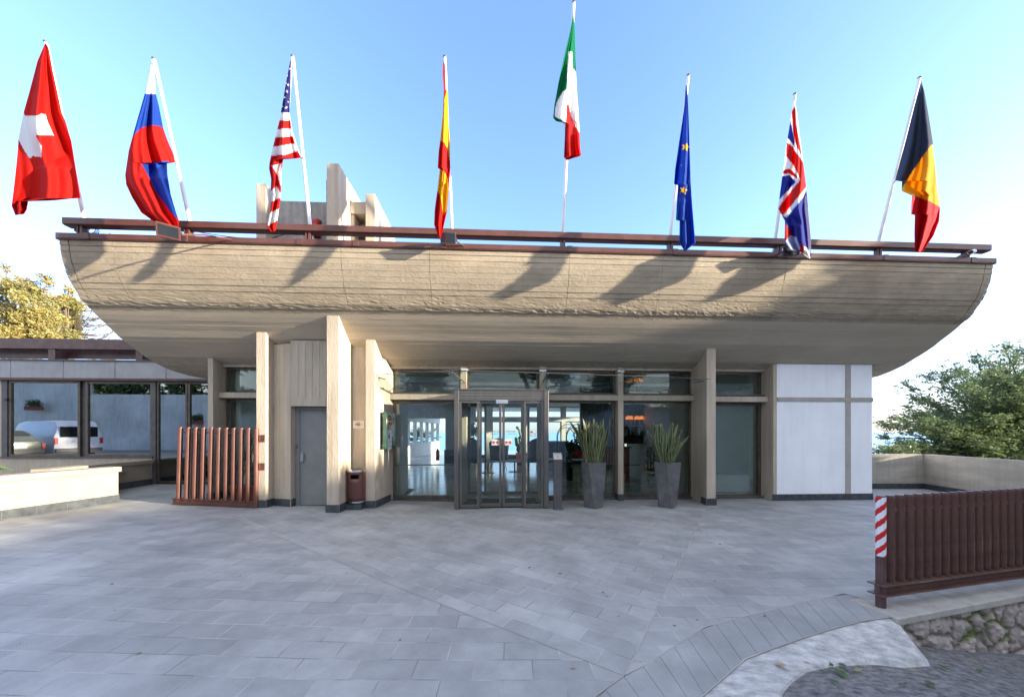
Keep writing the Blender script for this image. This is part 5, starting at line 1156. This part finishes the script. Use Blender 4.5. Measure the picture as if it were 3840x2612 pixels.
# ------------------------------------------------------------------ parapet round the right terrace
pp = thing('terrace_parapet', (12.2, 9.3, 0), 'board marked concrete parapet behind the right terrace', 'parapet')
def boardwall(a, c, z0, z1, th, nb=8, seed=1):
    rs = random.Random(seed); b_ = MB(); A_, C_ = Vector(a), Vector(c); d = (C_-A_).normalized(); n_ = Vector((d.y, -d.x))
    for k in range(nb):
        za, zb2 = z0+(z1-z0)*k/nb, z0+(z1-z0)*(k+1)/nb; o_ = rs.uniform(0, .007)
        b_.prism([A_+n_*o_, C_+n_*o_, C_-n_*th, A_-n_*th], za, zb2)
    return b_
boardwall((8.9, 9.46), (12.19, 9.32), 0, .975, .2).build('wall', 'parapet', pp)
boardwall((12.19, 9.32), (11.55, 7.0), 0, .975, .2, seed=4).build('wall', 'parapet', pp)
boardwall((11.55, 7.0), (10.6, 3.9), 0, .975, .2, seed=5).build('wall', 'parapet', pp)
plinth([((8.97, 9.45), (12.17, 9.31)), ((12.18, 9.31), (11.55, 7.0)), ((11.55, 7.0), (10.6, 3.9))], pp, .15, .02, .55)
# ------------------------------------------------------------------ trees and shrubs
def branchtree(name, loc, label, tips, root, leafmat_, nleaf, s, cat='tree', pin=True, spread=.5, trunk_r=.12, extra=None):
    o = thing(name, loc, label, cat); tb = MB(); lf = MB(); L0 = Vector(loc)
    tb.tube([L0, L0.lerp(root, .5)+Vector((.15, 0, 0)), root], [trunk_r*1.3, trunk_r, trunk_r*.7], 10)
    nt_ = len(tips)
    for q_, T in enumerate(tips):
        T = Vector(T); mid_ = root.lerp(T, .5)+Vector((random.uniform(-.3, .3), random.uniform(-.3, .3), random.uniform(.0, .5)))
        P = [root.lerp(mid_, .0), root.lerp(mid_, .6), mid_, mid_.lerp(T, .5)+Vector((0, 0, .08)), T]
        tb.tube(P, [trunk_r*.4, trunk_r*.28, trunk_r*.2, trunk_r*.12, .008], 5)
        L_ = (T-root).length
        for k in range(nleaf//nt_):
            t_ = random.random()**.55; i = min(3, int(t_*4)); p = P[i].lerp(P[i+1], t_*4-i); ax_ = (P[i+1]-P[i]).normalized()
            sp_ = spread*(1.12-t_)**.7; p = p+Vector((random.gauss(0, sp_), random.gauss(0, sp_), random.gauss(0, sp_*.65)))
            d = (ax_+Vector((random.gauss(0, .6), random.gauss(0, .6), random.gauss(.1, .4)))).normalized()
            if pin:   # feather of small leaflets
                sd = d.cross(Vector((0, 0, 1))).normalized(); ln = s*random.uniform(3.0, 5.5)
                for m_ in range(5):
                    b1 = p+d*ln*m_/5
                    for sg in (-1, 1): leafquad(lf, b1, s*random.uniform(.6, 1), (sd*sg+d*.35+Vector((0, 0, random.gauss(0, .3)))).normalized(), 1.7)
            else: leafquad(lf, p, s*random.uniform(.6, 1.4), d, 1.8)
    tb.build('trunk', 'trunk', o, smooth=True); lf.build('crown', leafmat_, o)
    return o
# dark tree beyond the parapet
random.seed(21)
rt = []
outl = [(3284, 1581), (3300, 1640), (3330, 1690), (3386, 1439), (3400, 1530), (3420, 1490), (3470, 1405), (3478, 1500), (3520, 1400), (3568, 1377), (3600, 1395), (3660, 1337), (3700, 1350), (3767, 1302), (3790, 1320), (3840, 1310), (3900, 1300), (3980, 1330), (3310, 1600), (3350, 1560)]
for x, y in outl: rt.append(PY(x, y, random.uniform(12.0, 14.5)))
for _ in range(135):
    x = random.uniform(3330, 4050); ytop = 1600-.62*(x-3300) if x < 3780 else 1310
    y = random.uniform(max(1330, ytop+30), 1800); rt.append(PY(x, y, random.uniform(11.2, 15.5)))
root = PY(3860, 1760, 13.8)
branchtree('garden_tree', (root.x+.3, root.y+.3, -4.3), 'dense dark green tree beyond the parapet at the right edge', rt, root, 'leafd', 19500, .062, spread=.5, trunk_r=.22)
o = thing('shrub', tuple(PY(3310, 1760, 11.0)-Vector((0, 0, .6))), 'thin leafy shrub top showing over the parapet beside the white wall', 'shrub')
c = PY(3330, 1690, 11.0); b_ = foliage([(c, .75, .4, .22), (c+Vector((.5, 0, -.05)), .5, .4, .25)], 900, .055); b_.build('leaves', 'leafd', o)
MB().tube([c-Vector((0, 0, 1.5)), c], .02, 6).build('stem', 'trunk', o)
# yellow green trees behind the annex
random.seed(5)
def clumptree(name, loc, label, cl, n, s, mat_, trunk_r=.2, twigs=10, cat='tree', sub=7):
    o = thing(name, loc, label, cat); tb = MB(); L0 = Vector(loc); small = []
    top = Vector(cl[0][0]); tb.tube([L0, L0.lerp(top, .5)+Vector((.2, 0, 0)), top], [trunk_r, trunk_r*.7, trunk_r*.3], 9)
    for c in cl:
        cc = Vector(c[0]); st_ = L0.lerp(top, .45); tb.tube([st_, st_.lerp(cc, .5)-Vector((0, 0, .3)), cc], [trunk_r*.5, trunk_r*.25, .02], 6)
        for _ in range(sub):
            d = Vector((random.gauss(0, 1), random.gauss(0, 1), random.gauss(0, 1))).normalized()*random.uniform(.35, .95)
            k = random.uniform(.22, .42); small.append((cc+Vector((d.x*c[1], d.y*c[2], d.z*c[3])), c[1]*k, c[2]*k, c[3]*k))
        for _ in range(twigs):
            d = Vector((random.gauss(0, 1), random.gauss(0, 1), random.gauss(.6, .6))).normalized(); e = cc+Vector((d.x*c[1], d.y*c[2], d.z*c[3]))*random.uniform(.9, 1.3)
            tb.tube([cc, cc.lerp(e, .5)+Vector((0, 0, .1)), e], [.03, .018, .006], 4)
    small += [(c[0], c[1]*.6, c[2]*.6, c[3]*.6) for c in cl]
    tb.build('trunk', 'trunk', o, smooth=True); foliage(small, n, s, up=-.1, hollow=.45).build('crown', mat_, o)
    return o
YT = 19.
def cp_(x, y, r, Y=YT, ry=1.2): p = PY(x, y, Y); k = (Y/1.05)/F; return (p, r*k, r*k*ry, r*k)
clumptree('autumn_tree', (PY(40, 1300, YT).x, YT, .2), 'large yellow green autumn tree behind the annex at the left edge',
          [cp_(60, 1180, 75), cp_(-60, 1230, 90), cp_(20, 1080, 48), cp_(22, 1010, 24), cp_(130, 1100, 62), cp_(178, 1050, 32), cp_(90, 1060, 34), cp_(150, 1200, 85), cp_(60, 1270, 90), cp_(-40, 1110, 50), cp_(175, 1260, 62)], 44000, .062, 'leafy', .3, 9)
clumptree('autumn_tree', (PY(255, 1300, 20.5).x, 20.5, .2), 'slender yellow tree tip beside the bare branched conifer',
          [cp_(245, 1130, 42, 20.5), cp_(258, 1085, 22, 20.5), cp_(225, 1140, 30, 20.5), cp_(215, 1180, 25, 20.5)], 3200, .07, 'leafy', .12, 4)
# conifer with long thin upturned branches
TC = 22.; tx = PY(269, 1300, TC)
o = thing('tall_conifer', (tx.x, TC, .2), 'tall conifer with long thin bare upturned branches behind the annex', 'tree')
tb = MB(); tb.tube([(tx.x, TC, .2), (tx.x+.05, TC, PY(269, 1120, TC).z)], [.16, .05], 8); lf = MB()
for k in range(150):
    z = random.uniform(PY(269, 1330, TC).z, PY(269, 1125, TC).z); a = random.uniform(0, 2*math.pi); zt2 = (z-5)/4.5
    L_ = max(.6, 3.3*(1-.55*max(0, zt2)))*random.uniform(.75, 1.1); D = Vector((math.cos(a), math.sin(a), 0)); P = []
    for i in range(7): t_ = i/6; P.append(Vector((tx.x, TC, z))+D*L_*t_+Vector((0, 0, L_*(-.10*math.sin(t_*3.1)+.30*t_**3))))
    tb.tube(P, [.034, .03, .027, .025, .023, .02, .012], 4)
for k in range(3800):
    z = random.uniform(PY(269, 1340, TC).z, PY(269, 1128, TC).z); a = random.uniform(0, 6.28); r_ = abs(random.gauss(0, .24))
    leafquad(lf, Vector((tx.x+r_*math.cos(a), TC+r_*math.sin(a), z)), .09, Vector((math.cos(a), math.sin(a), .5)).normalized())
tb.build('trunk', 'trunk', o, smooth=True); lf.build('crown', 'leafa', o)
# unseen hedge and tree added right of the frame, shaped to shade the forecourt
random.seed(33)
def hedge(name, cl, n, s, label, mat_='leafd', base=0):
    o = thing(name, (cl[0][0][0], cl[0][0][1], base), label, 'hedge'); foliage(cl, n, s, hollow=.6).build('leaves', mat_, o)
    b_ = MB()
    for c in cl: b_.tube([(c[0][0], c[0][1], base), c[0]], [.08, .03], 6)
    b_.build('stem', 'trunk', o); return o
hedge('shade_hedge', [((16+random.uniform(-.5, .5), -11+.62*k, z), 1.1, .75, .8) for k in range(25) for z in (-1.6, -.5, .6, 1.7, 2.7, 3.35+random.uniform(-.22, .12))], 29000, .24, 'unseen tall dense hedge added right of the forecourt to cast shade', base=-3)
clumptree('shade_tree', (17.5, 5.2, -3.5), 'unseen broad dark evergreen tree added right of the terrace to cast shade', [((17.3, 4.6, 5.2), 2.4, 1.5, 3.2), ((17.3, 6.2, 4.2), 2.3, 1.6, 3.6), ((16.6, 4.6, 2.0), 2.0, 1.6, 2.6), ((17, 6.2, 1.0), 2.3, 1.7, 2.4), ((16.8, 3.8, 3.4), 1.8, .9, 2.0)], 26000, .24, 'leafd', .35, 4, sub=9)
# ------------------------------------------------------------------ across the road: retaining wall, shrubs, vehicles (seen in the window glass)
ob = thing('retaining_wall', (-12, -7.6, 0), 'tall pale retaining wall across the road', 'wall')
for k, (xa, xb_, zt2, yy) in enumerate([(-44, -30, 5.2, -7.8), (-30, -21, 4.4, -7.6), (-21, -15, 4.0, -7.75), (-15, -8, 4.5, -7.6), (-8, 2, 4.0, -7.7), (2, 11, 3.6, -7.65), (11, 24, 3.4, -7.7)]): bx('wall_bay', 'siding', ob, xa, xb_-.02, yy-.3, yy, -.6, zt2, .02)
for x in (-30, -21, -15, -8, 2): bx('buttress', 'siding', ob, x-.4, x+.4, -7.59, -7.2, -.6, 3.8, .02)
random.seed(44)
for k in range(8):
    x0_ = -38+k*8.2
    clumptree('street_tree', (x0_, -10.5, 3.9), 'leafy evergreen on the bank across the road, number of trees from the uphill end: '+['one', 'two', 'three', 'four', 'five', 'six', 'seven', 'eight'][k], [((x0_+random.uniform(-2.5, 2.5), -10.5+random.uniform(-1.5, 1.5), 6+random.uniform(-.8, 2)), 2.6, 2.0, 2.0) for _ in range(5)], 6000, .2, 'leafd', .2, 3, sub=6)
def fpot(x, y, z, label):
    o = thing('planter_box', (x, y, z), label, 'planter'); bx('box', 'terra', o, x-.5, x+.5, y-.15, y+.15, z, z+.25, .01); foliage([((x, y, z+.45), .55, .25, .3)], 500, .07).build('leaves', 'leafg', o)
    b_ = MB(); 
    for q_ in range(4): petals(b_, Vector((x-.4+.27*q_, y+.1, z+.55)), .14, 24)
    b_.build('flowers', 'pink', o)
fpot(-33.2, -7.3, 3.2, 'white flower box highest on the retaining wall at the uphill end') ; fpot(-21.9, -7.25, 2.2, 'terracotta flower box between two buttresses of the retaining wall'); fpot(-13.5, -7.25, 2.2, 'terracotta flower box on the retaining wall nearest the downhill buttress')
for k, (xv, wv_, hv) in enumerate([(-17.5, 2.2, 1.0), (-10, 2.4, .9), (-2, 2.5, .7), (6, 2.6, 1.0), (14, 3, .9)]):
    o = thing('hanging_ivy', (xv, -7.5, 4.2), ['spreading', 'wide low', 'thin', 'full green', 'downhill end'][k]+' curtain of ivy spilling over the retaining wall', 'ivy'); foliage([((xv, -7.45, 4.2-hv*.4), wv_, .25, hv)], 2200, .12, up=-.6).build('leaves', 'leafd', o); MB().tube([(xv, -7.6, 4.3), (xv, -7.45, 3.9)], .03, 6).build('stem', 'trunk', o)
o = thing('roadside_bush', (-21.5, 4.8, gz(-20)), 'yellow green bush on the kerb across from the annex', 'bush'); foliage([((-21.5, 4.8, .75), 1.0, .5, .4), ((-20.3, 4.9, .65), .7, .4, .3)], 1800, .09).build('leaves', 'leafy', o); MB().tube([(-21.5, 4.8, .3), (-21.5, 4.8, .8)], .04, 6).build('stem', 'trunk', o)
def vehicle(name, x, y, L_, W_, Hh, prof, mat_, label, cat, van=False, ang=0):
    z0_ = zroad(max(-30, x), max(-7.4, y)); o = thing(name, (x, y, z0_), label, cat)
    # long axis along x, rear towards +x
    n_ = len(prof); b_ = MB()
    ysec = [(-W_/2, .0), (-W_/2+.04, .5), (-W_/2+.12, 1), (W_/2-.12, 1), (W_/2-.04, .5), (W_/2, 0)]
    for (px_, zl, zh) in prof:
        for s_, f_ in [(-1, 0), (-1, .35), (-.985, .6), (-.86, .96), (-.7, 1), (.7, 1), (.86, .96), (.985, .6), (1, .35), (1, 0)]:
            b_.v.append(Vector((x+px_*L_, y+s_*W_/2*(1-.10*max(0, f_-.5)), z0_+zl+(zh-zl)*f_)))
    for i in range(n_-1):
        for k in range(9): b_.f.append((i*10+k, i*10+k+1, (i+1)*10+k+1, (i+1)*10+k))
        b_.f.append((i*10+9, i*10, (i+1)*10, (i+1)*10+9))
    b_.f.append(tuple(range(9, -1, -1))); b_.f.append(tuple((n_-1)*10+k for k in range(10)))
    b_.build('body', mat_, o, .01, smooth=True)
    xr = x+L_*.5+.004; zw = z0_
    if van: bx('rear_window', 'cglass', o, xr-.03, xr+.012, y-W_*.38, y+W_*.38, zw+Hh*.56, zw+Hh*.84, .004)
    else: MB().prismx([(y-W_*.36, zw+1.0), (y+W_*.36, zw+1.0), (y+W_*.31, zw+1.36), (y-W_*.31, zw+1.36)], x+.33*L_, x+.335*L_).xform(Matrix.Translation((x+.33*L_, 0, zw+1.36)) @ Matrix.Rotation(R(-58), 4, 'Y') @ Matrix.Translation((-x-.33*L_, 0, -zw-1.36))).build('rear_window', 'cglass', o)
    for s_ in (-1, 1):
        bx('tail_light', 'red', o, xr-.03, xr+.02, y+s_*W_*.46-.06, y+s_*W_*.46+.06, zw+Hh*.38, zw+Hh*.54, .004)
        for xw in (-.32, .30):
            w_ = MB().tube([(x+xw*L_, y+s_*(W_/2-.2), zw+.33), (x+xw*L_, y+s_*(W_/2+.01), zw+.33)], .33, 20).build('wheel', 'tyre', o, .02); MB().tube([(x+xw*L_, y+s_*(W_/2+.011), zw+.33), (x+xw*L_, y+s_*(W_/2+.02), zw+.33)], .2, 16).build('rim', 'steel2', w_)
        if not van: bx('side_window', 'cglass', o, x-L_*.18, x+L_*.3, y+s_*(W_/2-.03)-.02, y+s_*(W_/2-.03)+.02, zw+Hh*.62, zw+Hh*.86, .004)
    bx('bumper', 'dkmetal', o, xr-.02, xr+.06, y-W_*.48, y+W_*.48, zw+.3, zw+.5, .02)
    o.rotation_euler.z = R(ang); pl = bx('number_plate', 'iwhite', o, xr+.013, xr+.02, y-.26, y+.26, zw+Hh*.40, zw+Hh*.40+.11)
    return o
vehicle('parked_van', -23.5, -.1, 4.6, 1.75, 1.9, [(-.5, .3, .75), (-.44, .25, 1.0), (-.32, .22, 1.15), (-.2, .22, 1.8), (-.1, .22, 1.9), (.44, .22, 1.9), (.485, .25, 1.6), (.5, .3, 1.0)], 'vanw', 'white panel van parked beside the retaining wall', 'van', True, 17)
vehicle('parked_car', -23.6, 2.4, 4.1, 1.75, 1.45, [(-.5, .3, .6), (-.45, .25, .8), (-.25, .22, .95), (-.1, .22, 1.38), (.1, .22, 1.45), (.32, .22, 1.38), (.46, .25, 1.0), (.5, .3, .85)], 'carg', 'dark grey hatchback parked in front of the white van', 'car', False, 8)
# ------------------------------------------------------------------ inside the lobby
random.seed(8)
FZ = .03
def armchair(x, y, rot, label):
    o = thing('armchair', (x, y, FZ), label, 'armchair', 'armchairs in the lobby'); Mx = Matrix.Translation((x, y, FZ)) @ Matrix.Rotation(rot, 4, 'Z')
    MB().box(-.35, .35, -.32, .32, .36, .48).xform(Mx).build('seat', 'iwhite', o, .03)
    b_ = MB(); n_ = 12
    for i in range(n_+1):
        a = -.9+1.8*i/n_; r_ = .42; hh = .62+.38*math.cos(a*1.2)
        for z, e in ((.34, 0), (.34+hh*.5, .03), (.34+hh, .08)): b_.v.append(Vector(((r_+e)*math.sin(a), .05+(r_+e)*math.cos(a)*.9, z)))
    for i in range(n_):
        for k in range(2): a = i*3+k; b_.f.append((a, a+3, a+4, a+1))
    bo_ = b_.xform(Mx).build('backrest', 'chair', o, smooth=True); bo_.modifiers.new('t', 'SOLIDIFY').thickness = .05
    for sx_, sy_ in ((-1, -1), (1, -1), (-1, 1), (1, 1)): MB().tube([Mx @ Vector((sx_*.26, sy_*.22, .36)), Mx @ Vector((sx_*.32, sy_*.28, 0))], .014, 6).build('leg', 'black', o)
def lob(px, z_=14.5): return PY(px, 1620, z_)
armchair(lob(1790, 14.5).x, 14.5, R(150), 'leather armchair in the lobby, left of the tall cactus and nearest the glass door'); armchair(lob(1868, 14.8).x, 14.8, R(185), 'leather armchair with its back to the doors in the middle of the lobby'); armchair(lob(1998, 14.6).x, 14.6, R(200), 'large leather armchair in the lobby right of the sliding doors')
def ltable(px, Y, r_, label):
    x = lob(px, Y).x; o = thing('low_table', (x, Y, FZ), label, 'table', 'low tables in the lobby'); MB().lathe((x, Y, FZ), [(r_*.98, .42), (r_, .43), (r_, .45), (r_*.98, .46)], 28).build('top', 'iwhite', o, smooth=True); MB().tube([(x, Y, FZ+.42), (x, Y, FZ+.01)], .03, 8).lathe((x, Y, FZ), [(.25, 0), (.25, .012)], 20).build('leg', 'black', o)
ltable(1830, 13.6, .42, 'round white low table beside the left lobby armchair'); ltable(1930, 13.9, .6, 'wide white low table behind the right sliding door leaf'); ltable(2080, 14.5, .5, 'round low table in the lobby behind the call post')
cactus('lobby_cactus', (lob(1955, 17).x, 17, FZ), 'tall potted prickly pear silhouetted against the sea window', 1.75, 34, .35, (.5, .5, 0, .55))
x = lob(1777, 18).x; o = thing('potted_shrub', (x, 18, FZ), 'thin potted shrub by the left sea window of the lobby', 'potted plant'); MB().lathe((x, 18, FZ), [(.2, 0), (.28, .9), (.3, 1.0)], 18).build('pot', 'stone_ped', o, smooth=True); MB().tube([(x, 18, 1), (x, 18, 1.5)], .015, 6).build('stem', 'trunk', o); foliage([((x, 18, 1.65), .36, .3, .42)], 420, .07).build('leaves', 'leafg', o)
x = lob(2082, 19).x; o = thing('tub_chair', (x, 19, FZ), 'round backed blue tub chair by the sea window behind the call post', 'armchair')
b_ = MB(); b_.prism([(x+.75*math.cos(a), 19+.5*math.sin(a)) for a in lin(0, math.pi*2, 24)[:-1]], FZ, .55); b_.build('seat', 'idark', o, .03)
b_ = MB().lathe((x, 19, 0), [(.80, .35), (.86, .8), (.8, 1.05), (.6, 1.12)], 28); b_.build('backrest', 'blue', o, smooth=True)
# pedestals, glass shelf, bowl and arch frame just behind the glass
def pedestal(px, label):
    x = PY(px, 1620, 9.25).x; o = thing('pedestal', (x, 9.25, FZ), label, 'pedestal', 'fluted pedestals under the glass shelf')
    MB().box(x-.19, x+.19, 9.06, 9.44, FZ, FZ+.06).build('base', 'stone_ped', o, .01)
    b_ = MB(); n_ = 40; zs2 = lin(.16, .62, 4)
    for z in zs2:
        for k in range(n_): a = 2*math.pi*k/n_; r_ = .105+(.008 if k % 4 < 2 else -.006); b_.v.append(Vector((x+r_*math.cos(a), 9.25+r_*math.sin(a), z)))
    for i in range(len(zs2)-1):
        for k in range(n_): b_.f.append((i*n_+k, i*n_+(k+1) % n_, (i+1)*n_+(k+1) % n_, (i+1)*n_+k))
    b_.build('shaft', 'stone_ped', o); MB().lathe((x, 9.25, 0), [(.17, .091), (.17, .11), (.14, .125), (.13, .15), (.112, .165)], 24).build('foot_ring', 'stone_ped', o, smooth=True)
    MB().lathe((x, 9.25, 0), [(.112, .60), (.12, .64), (.15, .68), (.19, .71), (.19, .73)], 24).build('capital', 'stone_ped', o, smooth=True)
pedestal(2163, 'fluted plaster pedestal left of the first grey planter, behind the glass'); pedestal(2291, 'fluted plaster pedestal partly hidden by the first grey planter')
xa, xb_ = PY(2105, 1620, 9.2).x, PY(2388, 1620, 9.2).x
o = thing('glass_shelf', ((xa+xb_)/2, 9.25, .735), 'thick glass console top resting on the two pedestals', 'table top'); bx('sheet', 'glassc', o, xa, xb_, 8.98, 9.5, .735, .752, .003); bx('edge_band', 'pgreen', o, xa, xb_, 8.972, 8.979, .736, .751)
x = PY(2165, 1620, 9.2).x; o = thing('glass_bowl', (x, 9.2, .753), 'glass bowl of white pebbles and red flowers on the console', 'bowl')
MB().lathe((x, 9.2, .753), [(.08, 0), (.14, .06), (.19, .16), (.205, .27)], 24).build('bowl', 'glassc', o, smooth=True); MB().lathe((x, 9.2, .755), [(.07, .003), (.12, .05), (.14, .09), (.05, .10)], 20).build('earth', 'black', o)
b_ = MB()
for k in range(160): a, r_ = random.uniform(0, 6.28), .14*random.random()**.5; b_.ball((x+r_*math.cos(a), 9.2+r_*math.sin(a), .86+random.uniform(0, .03)), .013, n=5, m=4)
b_.build('pebbles', 'iwhite', o); b_ = MB(); [petals(b_, Vector((x+random.uniform(-.12, .16), 9.2+random.uniform(-.1, .1), .96+random.uniform(0, .1))), .09, 20) for _ in range(14)]
b_.build('flowers', 'red', o)
x = PY(2145, 1620, 10.4).x; o = thing('arch_frame', (x, 10.4, FZ), 'thin dark metal arch cage with a climbing plant inside the lobby', 'plant frame'); b_ = MB()
for dy, w2 in ((0, .34), (.3, .26)):
    for off_ in (-.12, .16): b_.tube([(x+off_-w2, 10.4+dy, FZ), (x+off_-w2, 10.4+dy, 1.45)]+[(x+off_+w2*math.cos(a), 10.4+dy, 1.45+w2*1.15*math.sin(a)) for a in lin(math.pi, 0, 12)]+[(x+off_+w2, 10.4+dy, FZ)], .011, 6)
b_.tube([(x-.45, 10.4, 1.3), (x+.45, 10.4, 1.3)], .01, 6); b_.build('frame', 'black', o); foliage([((x+.28, 10.5, 1.45), .22, .15, .32), ((x+.1, 10.5, 1.2), .12, .1, .2)], 260, .05).build('leaves', 'leafd', o)
x = PY(2130, 1620, 11.5).x; o = thing('dark_bush', (x, 11.5, FZ), 'dark leafy plant in the lobby behind the glass bowl', 'plant'); foliage([((x, 11.5, .95), .45, .35, .35)], 900, .09).build('leaves', 'leafd', o); MB().lathe((x, 11.5, FZ), [(.2, 0), (.26, .6)], 16).build('pot', 'black', o)
x = PY(2440, 1620, 9.6).x; o = thing('trailing_plant', (x, 9.6, FZ), 'trailing green plant on a dark stand behind the second grey planter', 'plant'); foliage([((x, 9.6, .6), .12, .12, .62), ((x+.05, 9.6, 1.05), .18, .14, .25)], 800, .055).build('leaves', 'leafg', o); MB().tube([(x, 9.68, FZ), (x, 9.68, 1.1)], .03, 8).build('stand', 'black', o)
o = thing('bar_unit', (3.0, 10.6, FZ), 'tall black bar cabinet with shelves behind the glass', 'cabinet'); xa, xb_ = PY(2355, 1620, 10.6).x, PY(2448, 1620, 10.6).x
bx('carcass', 'black', o, xa-.4, xb_, 11.12, 11.58, FZ+1.2, 2.9, .01); b_ = MB()
for z in (1.5, 1.8, 2.1, 2.4): b_.box(xa-.38, xb_-.02, 10.98, 11.118, z, z+.02)
b_.build('shelf', 'wood', o)
bt = None
for k in range(14):
    bx_ = xa-.3+(xb_-xa+.2)*(k % 7)/7; z = 1.523 if k < 7 else 1.823
    if bt is None:
        bt = tag(MB().lathe((bx_, 11.05, z), [(.035, 0), (.035, .15), (.014, .19), (.014, .24)], 10).build('bottle', 'carg', None, smooth=True, loc=(bx_, 11.05, z)), 'small dark bottle standing on a bar shelf', 'bottle', 'bottles on the bar shelves')
    else: c = bt.copy(); C.objects.link(c); c.location = (bx_, 11.05, z)
    (bt if k == 0 else c)['label'] = 'small dark bottle on the '+('lower' if k < 7 else 'upper')+' bar shelf, '+['leftmost', 'second from left', 'third from left', 'middle one', 'third from right', 'second from right', 'rightmost'][k % 7]
# fire extinguisher near the column
x = PY(1641, 1620, 16.6).x; o = thing('fire_extinguisher', (x, 16.6, FZ), 'red fire extinguisher beside the lobby column', 'extinguisher'); MB().lathe((x, 16.6, FZ), [(.08, .25), (.085, .3), (.085, .7), (.03, .8)], 14).build('cylinder', 'red', o, smooth=True); MB().tube([(x, 16.6, .8), (x, 16.6, .9)], .02, 6).build('valve', 'black', o)
# palm outside the strip window and sea side planting
x = PY(1590, 1620, 30).x; o = thing('palm', (x, 30, -2), 'small fan palm outside the far strip window', 'palm'); b_ = MB()
for k in range(22):
    a = random.uniform(0, 6.28); e = random.uniform(-.2, 1.0); D = Vector((math.cos(a)*math.cos(e), math.sin(a)*math.cos(e), math.sin(e)))
    for m_ in range(9): sd = Vector((-math.sin(a), math.cos(a), 0))*(m_-4)*.16; leafquad(b_, Vector((x, 30, .9))+D*.5, .1, (D+sd).normalized(), 11)
b_.build('fronds', 'leafd', o); MB().tube([(x, 30, -2), (x, 30, .9)], .15, 8).build('trunk', 'trunk', o)
# ------------------------------------------------------------------ fallen leaves
random.seed(12)
lm = [M['leafy'], M['leafg'], pm('dry_leaf', (.38, .26, .16), .8, .15, 20)]
spots = [(2350, 1955), (2250, 1985), (2140, 1975), (1800, 2030), (1770, 2080), (1690, 2010), (2050, 2110), (1900, 2060), (2275, 2236), (2262, 2220), (2320, 2310), (1985, 2128), (2100, 2150), (2650, 2005), (2530, 2345), (2616, 2323), (3080, 2035), (3010, 2045), (3060, 2010), (2700, 2040), (2867, 2311), (1300, 2150), (1060, 2000), (745, 1940), (900, 2160), (1500, 2400), (430, 2290), (1600, 2200), (960, 1955), (2150, 2505), (2680, 2180), (420, 2190), (520, 2450)]
road_sp = [(2928, 2505, 2, 1.6), (3027, 2498, 2, 1.1), (3115, 2492, 1, 1.2), (3160, 2495, 1, 1.4), (3082, 2517, 1, .8), (3218, 2512, 0, 1.3), (3156, 2528, 1, 2.2), (3125, 2557, 1, 1.2), (3420, 2509, 0, 1.1), (3536, 2505, 1, 1.5), (3672, 2517, 1, 1.3), (3396, 2562, 1, .8), (3486, 2566, 1, 1.9), (3640, 2492, 0, .8), (3374, 2565, 1, .6), (3490, 2512, 1, .7)]
words = ['near the sliding doors', 'on the open paving', 'on the concrete ramp', 'on the dark road']
LMK = [((.2, 6.9), 'near the sliding doors'), ((2.1, 6.9), 'near the left planter'), ((3.8, 6.9), 'near the right planter'), ((-2.8, 6.6), 'near the litter bin'), ((4.8, 7.0), 'near the fin wall'), ((3.4, 2.8), 'beside the striped fence post'), ((-6.5, 6.5), 'near the tube gate'), ((-7.5, 6), 'by the sunlit low wall'), ((0, 4.5), 'in the middle of the paving'), ((1.6, 2.7), 'near the paving border'), ((2.2, 2.3), 'on the ramp edge'), ((3.4, 2.3), 'below the stone wall'), ((-2, 3), 'on the open left paving'), ((2, 4.5), 'on the paving right of centre'), ((-3, 5), 'on the paving left of centre')]
def leafobj(p, mi, s, lab):
    lab = ('large ' if s > 1.45 else 'small ' if s < .75 else '')+('yellowish', 'green', 'brown')[mi]+' leaf lying '+min(LMK, key=lambda l: (p.x-l[0][0])**2+(p.y-l[0][1])**2)[1]
    a = random.uniform(0, 6.28); d = Vector((math.cos(a), math.sin(a), 0)); t_ = Vector((-d.y, d.x, 0)); b_ = MB(); L_ = .045*s; W_ = .014*s
    P = [(-1, 0, .0), (-.5, .7, .35), (.1, .95, .3), (.6, .6, .35), (1, 0, .6), (.6, -.6, .3), (.1, -.9, .45), (-.5, -.7, .25), (0, 0, .02)]
    b_.v = [p+d*L_*x_*.5+t_*W_*y_+Vector((0, 0, .004+.012*s*z_)) for x_, y_, z_ in P]; b_.f = [(8, i, (i+1) % 8) for i in range(8)]
    o = b_.build('fallen_leaf', lm[mi], None, loc=tuple(p)); tag(o, lab, 'leaf', 'fallen leaves')
for i, (x, y) in enumerate(spots): p = PG(x, y); leafobj(p, random.choice([0, 1, 2]), random.uniform(.5, .9), 'small dry leaf lying on the open paving')
for x, y, mi, s in road_sp:
    p = PR(x, y); p.z = zroad(p.x, p.y)+.012
    if (x, y) in ((2928, 2505), (3027, 2498)): p = PZ(x, y, -.045); p.z += .02
    leafobj(p, mi, s, 'small curled leaf lying on the rough ramp or road')

from collections import defaultdict
dd_ = defaultdict(list)
for o in C.objects:
    if o.get('category') == 'leaf': dd_[o['label']].append(o)
for lab, L_ in dd_.items():
    if len(L_) > 1:
        L_.sort(key=lambda q: q.location.x/max(.5, q.location.y))
        nm = ['leftmost', 'second', 'third', 'fourth', 'fifth', 'sixth', 'seventh']
        for i, q in enumerate(L_): q['label'] = lab+', '+(nm[i] if i == 0 else 'rightmost' if i == len(L_)-1 else nm[i]+' from left')+' of '+str(len(L_))
